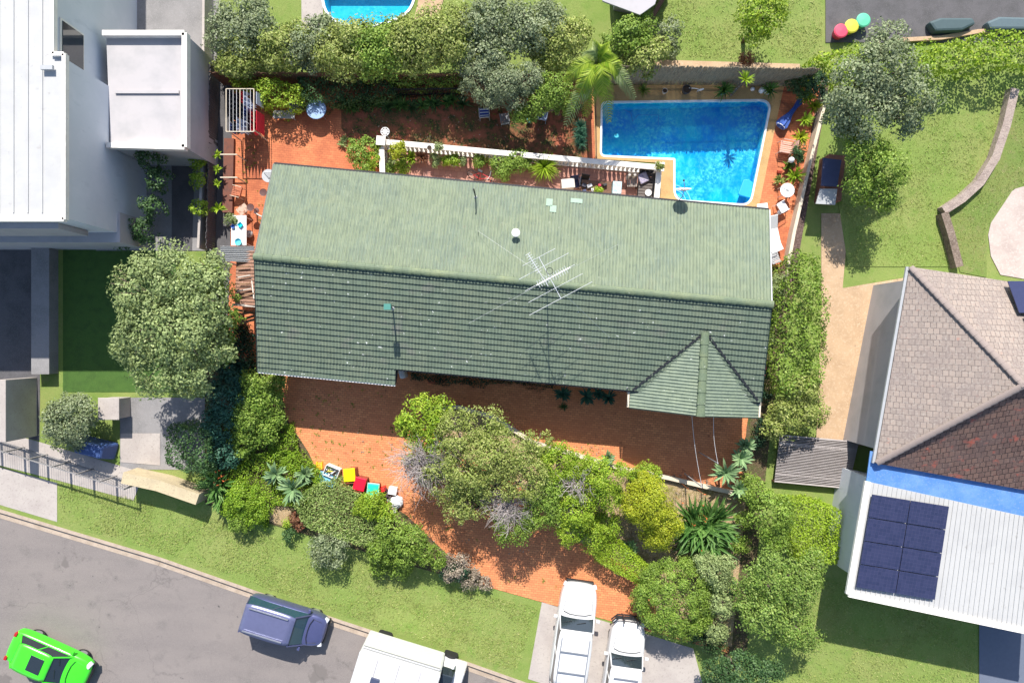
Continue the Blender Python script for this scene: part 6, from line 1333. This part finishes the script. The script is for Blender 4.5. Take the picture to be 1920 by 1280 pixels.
# bed to the left of the balustrade
shrub('shrub', 'dark and bright leafy shrubs between sunny bricks and balustrade corner', 'shrub', [L(672, 290, .9, .6), L(690, 278, .9, .55), L(680, 312, .8, .5), L(660, 268, .6, .25)], 'mid', .11, 1.2)
shrub('shrub', 'feathery bright green bush beside the terrace left end', 'shrub', [L(700, 300, .9, .4), L(690, 320, .8, .4), L(706, 280, .8, .3)], 'bright', .07, 1.3)
rosette('papyrus', 'pale green tufts growing from the bricks above the shrubs', 'plant', 642, 270, .3, 'pale', 40, .05, .1, (.1, 1.2), .5, heads=[(0, 0, .1, 1), (.15, .25, .1, .9)])
# right of the pool
for i, (a, b, r_, mt, lab) in enumerate(((1512, 182, .55, 'lime', 'topmost bright spiky plant along the right wall'), (1525, 200, .45, 'yellow', 'yellowish spiky plant at the upper right wall'), (1508, 225, .5, 'lime', 'bright spiky plant level with the blue umbrella tip'), (1500, 258, .55, 'yellow', 'yellow green arching plant right of the wire chair'), (1490, 330, .6, 'lime', 'bright arching fern above the round white table'), (1478, 312, .4, 'mid', 'small fern left of the bright arching fern'), (1460, 338, .35, 'olive', 'small sparse tuft on the orange paving'), (1505, 155, .45, 'yellow', 'orange tipped plant in the top right corner of the pool garden'))):
    rosette('spiky_plant', lab, 'plant', a, b, r_, mt, 46, .08, .5 if i < 5 else .2, (.1, 1.3), .6)
shrub('shrub', 'dark shrub in the top right corner behind the folded umbrella', 'shrub', [L(1500, 168, .9, .5), L(1520, 150, 1.2, .6), L(1485, 160, .8, .4)], 'dark', .09, 1.2)
shrub('shrub', 'dark purple green shrub in the extreme top right corner', 'shrub', [L(1532, 155, 1.4, .5), L(1535, 175, 1.2, .35)], 'deep', .09, 1.2)
shrub('shrub', 'small dark shrub by the wire chair against the wall', 'shrub', [L(1498, 285, .8, .4), L(1494, 300, .6, .35)], 'dark', .08, 1.2)
p = P(1484, 300, .8); m = MB(); m.ball((p.x, p.y, .8), .15, 14); m.tube([(p.x, p.y, 0), (p.x, p.y, .7)], .03, 6); tag(m.build('globe_lamp', M_WHITEM, origin=(p.x, p.y, 0), smooth=True), 'pale globe among the ferns right of the pool', 'globe')
shrub('shrub', 'light green shrub by the right gable end below the loungers', 'shrub', [L(1462, 528, 1.2, .45), L(1456, 545, 1.1, .5), L(1452, 570, 1.0, .35)], 'pale', .09, 1.2)
shrub('shrub', 'light green shrub beside the dark roof edge', 'shrub', [L(1442, 640, 1.2, .4), L(1436, 650, 1.1, .35), L(1440, 625, 1.1, .3)], 'pale', .09, 1.2)
shrub('shrub', 'dark shrubs in the narrow gap right of the porch', 'shrub', [L(1430, 700, .8, .4), L(1434, 740, .6, .35), L(1442, 600, .5, .35), L(1426, 800, .5, .4), L(1420, 830, .5, .4)], 'deep', .10, 1.2)
shrub('shrub', 'leafy green strip along the right boundary below the agaves', 'shrub', [L(1400, 930, 1.0, .5), L(1395, 975, .9, .5), L(1388, 1020, .8, .5), L(1405, 900, .9, .5)], 'mid', .09, 1.3)
# tufts of weed in the paving
m = MB(); r3 = np.random.default_rng(9)
for (x0_, x1_, y0_, y1_, n) in ((550, 740, 790, 880, 60), (530, 720, 720, 790, 30), (445, 480, 260, 345, 22), (450, 500, 340, 470, 14), (880, 1110, 205, 300, 70), (660, 880, 215, 260, 40), (760, 960, 960, 1030, 14), (930, 1180, 1080, 1100, 8), (1000, 1160, 830, 850, 20)):
    for i in range(n):
        q = P(r3.uniform(x0_, x1_), r3.uniform(y0_, y1_), .02); blades(m, (q.x, q.y, .02), 7, r3.uniform(.05, .16), .02, r3, (.2, 1.4), .5, seg=2)
tag(m.build('weeds', LF['mid']), 'green weeds scattered over the brick paving and mossy soil', 'weeds', kind='stuff')
m = MB()
for (x0_, x1_, y0_, y1_, n) in ((740, 1000, 850, 1050, 160), (560, 740, 810, 880, 20), (1030, 1140, 835, 860, 40), (1150, 1340, 900, 1020, 90), (650, 1100, 210, 300, 90)):
    for i in range(n):
        q = P(r3.uniform(x0_, x1_), r3.uniform(y0_, y1_), .03); a = r3.uniform(0, 6.3); l = r3.uniform(.03, .07); c, s_ = math.cos(a)*l, math.sin(a)*l; m.add([(q.x-c, q.y-s_, .065), (q.x+s_*.4, q.y-c*.4, .075), (q.x+c, q.y+s_, .065), (q.x-s_*.4, q.y+c*.4, .06)], [(0, 1, 2, 3)])
tag(m.build('fallen_leaves', LF['dry']), 'dry fallen leaves scattered under the trees', 'leaves', kind='stuff')
m = MB()
for i in range(420):
    q = P(r3.uniform(1150, 1360), r3.uniform(890, 1080), .05); blades(m, (q.x, q.y, .05), 6, r3.uniform(.1, .28), .02, r3, (.3, 1.4), .6, seg=2)
tag(m.build('dry_grass', LF['dry']), 'straw coloured dry grass on the bank below the porch', 'grass', kind='stuff')

# ------------------------------------------------------------------ neighbours' vegetation
for i, (a, b, r_, mt, lab) in enumerate(((455, 60, 1.5, 'grey', 'leftmost grey green tree of the row above the back fence'), (455, 110, 1.0, 'olive', 'small olive tree at the left end of the back fence row'), (530, 92, 1.2, 'olive', 'olive crown left of the neighbour pool'), (585, 85, 1.3, 'grey', 'grey green crown just below left of the neighbour pool'), (645, 95, 1.4, 'olive', 'olive crown below the neighbour pool'), (710, 98, 1.4, 'mid', 'green crown below right of the neighbour pool'), (775, 85, 1.5, 'olive', 'broad olive crown right of the neighbour pool'), (840, 70, 1.6, 'olive', 'olive crown above the picket fence'), (910, 50, 1.3, 'grey', 'tall grey green crown at the top centre'), (905, 110, 1.1, 'grey', 'pale crown directly behind the grey green tree'), (1000, 60, 1.4, 'grey', 'grey green crown right of the top centre'), (1050, 85, 1.2, 'olive', 'olive crown left of the palm'), (1180, 70, 1.0, 'mid', 'green crown below the lilac shed roof'), (1210, 108, .8, 'olive', 'small crown where the brown beam starts'))):
    h_ = 2.3 if a > 600 else 1.8; tree('tree', lab, 'tree', [L(a, b, h_, r_), L(a+26, b-18, h_-.2, r_*.75), L(a-24, b+10, h_-.3, r_*.75), L(a+5, b+24, h_-.5, r_*.6)], mt, .14, 1.1, 'trees in a row above the back fence')
shrub('shrub', 'orange brown shrub on the rock path above the reed fence', 'shrub', [L(1400, 112, .5, .4)], 'red', .1, 1.2)
tree('tree', 'light green tree at the edge of the shaded lawn at the top', 'tree', [L(1425, 25, 2.2, 1.2), L(1415, 60, 1.9, .8)], 'bright', .14, 1.1)
shrub('shrub', 'two small green bushes below the brown beam', 'shrub', [L(1252, 60, .6, .7), L(1255, 95, .5, .5)], 'grey', .12, 1.1)
hedge('hedge', 'long light green hedge across the top right', 'hedge', [(1530, 100), (1640, 82), (1760, 84), (1840, 62), (1990, 52), (1990, 108), (1850, 118), (1760, 128), (1560, 140)], 0, 1.8, 'bright', .14, 1.0, bump=.2, bs=1)
tree('tree', 'large grey green spreading tree at the upper right', 'tree', [L(1600, 165, 3.8, 1.5), L(1650, 130, 4.0, 1.5), L(1700, 180, 3.6, 1.4), L(1620, 215, 3.6, 1.3), L(1660, 80, 3.4, 1.0), L(1575, 215, 3.2, 1.0), L(1690, 225, 3.0, 1.0)], 'grey', .14, 1.0, tr=.2)
tree('tree', 'dark green tree below the large grey green one', 'tree', [L(1620, 290, 2.8, 1.2), L(1655, 320, 2.8, 1.1), L(1620, 350, 2.4, 1.0), L(1650, 370, 2.4, .8), L(1600, 255, 2.6, .8)], 'mid', .13, 1.1)
hedge('hedge', 'tall green hedge between the green roof and the tan path', 'hedge', [(1500, 475), (1535, 480), (1550, 560), (1552, 650), (1540, 720), (1470, 740), (1452, 700), (1462, 600), (1480, 520)], 0, 2.4, 'mid', .12, 1.1, bump=.25, bs=1.3)
shrub('shrub', 'yellowish green bushes at the lower end of the tall hedge', 'shrub', [L(1480, 775, 1.6, 1.0), L(1515, 770, 1.5, .9), L(1450, 800, 1.4, .7), L(1500, 730, 1.8, .9)], 'olive', .12, 1.1)
hedge('hedge', 'bright green clipped square hedge left of the white metal roof', 'hedge', [(1478, 938), (1530, 940), (1578, 958), (1572, 1058), (1500, 1056), (1482, 1000)], 0, 1.5, 'lime', .09, 1.2, bump=.05)
tree('tree', 'round light green tree left of the square hedge', 'tree', [L(1440, 960, 2.2, 1.1), L(1420, 930, 1.9, .7), L(1450, 1000, 2.0, .8)], 'mid', .12, 1.2)
tree('tree', 'broad green tree at the lower right between property and annex', 'tree', [L(1440, 1080, 2.6, 1.3), L(1490, 1100, 2.6, 1.2), L(1430, 1150, 2.5, 1.2), L(1480, 1170, 2.4, 1.1), L(1520, 1060, 2.0, .8), L(1400, 1120, 2.2, .9), L(1510, 1190, 1.8, .8)], 'treelight', .12, 1.1)
tree('tree', 'dark green tree at the bottom edge right of the utility', 'tree', [L(1380, 1255, 2.0, 1.1), L(1430, 1265, 2.0, 1.0), L(1340, 1260, 1.6, .8)], 'dark', .13, 1.1)
for a, b, r_, mt, lab in ((452, 975, .65, 'mid', 'round green shrub on the verge below the lower left corner'), (545, 1000, .4, 'dark', 'small dark shrub on the verge near the letters position'), (620, 1030, 1.0, 'grey', 'largest grey green round shrub on the verge'), (712, 1062, .55, 'mid', 'green shrub on the verge right of the largest one'), (752, 1066, .6, 'mid', 'rightmost green shrub on the verge')):
    if 'letters' in lab: lab = 'smallest dark shrub on the verge'
    shrub('shrub', lab, 'shrub', [L(a, b, r_*.9, r_)], mt, .1, 1.3)

# ------------------------------------------------------------------ blades of lawn grass standing up from the ground sheets
def lawn_tufts(label, pxpoly, per_m2, hgt, mat):
    rng = rngn(); poly = PP(pxpoly); xs = [p[0] for p in poly]; ys = [p[1] for p in poly]
    n = int((max(xs)-min(xs))*(max(ys)-min(ys))*per_m2); q = np.stack([rng.uniform(min(xs), max(xs), n), rng.uniform(min(ys), max(ys), n)], 1); ins = np.zeros(n, bool)
    for i in range(len(poly)):
        a, b = poly[i], poly[i-1]
        if a[1] != b[1]: ins ^= ((a[1] > q[:, 1]) != (b[1] > q[:, 1])) & (q[:, 0] < (b[0]-a[0])*(q[:, 1]-a[1])/(b[1]-a[1])+a[0])
    q = q[ins]; keep = rng.random(len(q)) < .35+.65*(np.sin(q[:, 0]*1.3+np.sin(q[:, 1]*.9))*np.sin(q[:, 1]*1.7+1) > -.2); q = q[keep]; n = len(q)
    c = np.column_stack([q, np.full(n, .03)]); t = rng.normal(size=(n, 3)); t[:, 2] = np.abs(t[:, 2])*.5; t = unit(t); s_ = unit(np.cross(t, rng.normal(size=(n, 3)))); l = hgt*rng.uniform(.5, 1.4, (n, 1))
    V = np.stack([c-s_*l*.14, c+s_*l*.14, c+t*l*.6+s_*l*.1, c+t*l+np.array((0, 0, .01))], 1).reshape(-1, 3); F = np.arange(4*n).reshape(-1, 4)
    o = link_mesh('grass', np_mesh('grass', V, F), mat); tag(o, label, 'grass', kind='stuff')
LG = leafmat('grass_blade', (.26, .34, .07), (.36, .44, .11), (.52, .50, .22), .25)
lawn_tufts('grass blades of the verge along the kerb', [(112, 905), (250, 934), (390, 968), (540, 1012), (700, 1058), (850, 1100), (1008, 1138), (968, 1256), (860, 1222), (640, 1150), (480, 1095), (300, 1032), (114, 976)], 330, .09, LG)
lawn_tufts('grass blades of the upper right lawn', [(1740, 215), (1874, 215), (1858, 300), (1824, 345), (1764, 392), (1784, 498), (1600, 498), (1560, 300)], 260, .09, LG)
lawn_tufts('grass blades of the lawn beyond the stone wall', [(1910, 190), (1980, 190), (1980, 330), (1895, 355), (1846, 430), (1846, 515), (1805, 505), (1782, 400), (1842, 352), (1880, 300)], 200, .09, LG)
lawn_tufts('grass blades of the lawn at the top centre', [(1230, 0), (1540, 0), (1540, 110), (1230, 108)], 220, .09, LG)
lawn_tufts('grass blades of the shaded lawn at the lower right', [(1500, 1070), (1830, 1160), (1830, 1290), (1480, 1290)], 200, .09, LG)
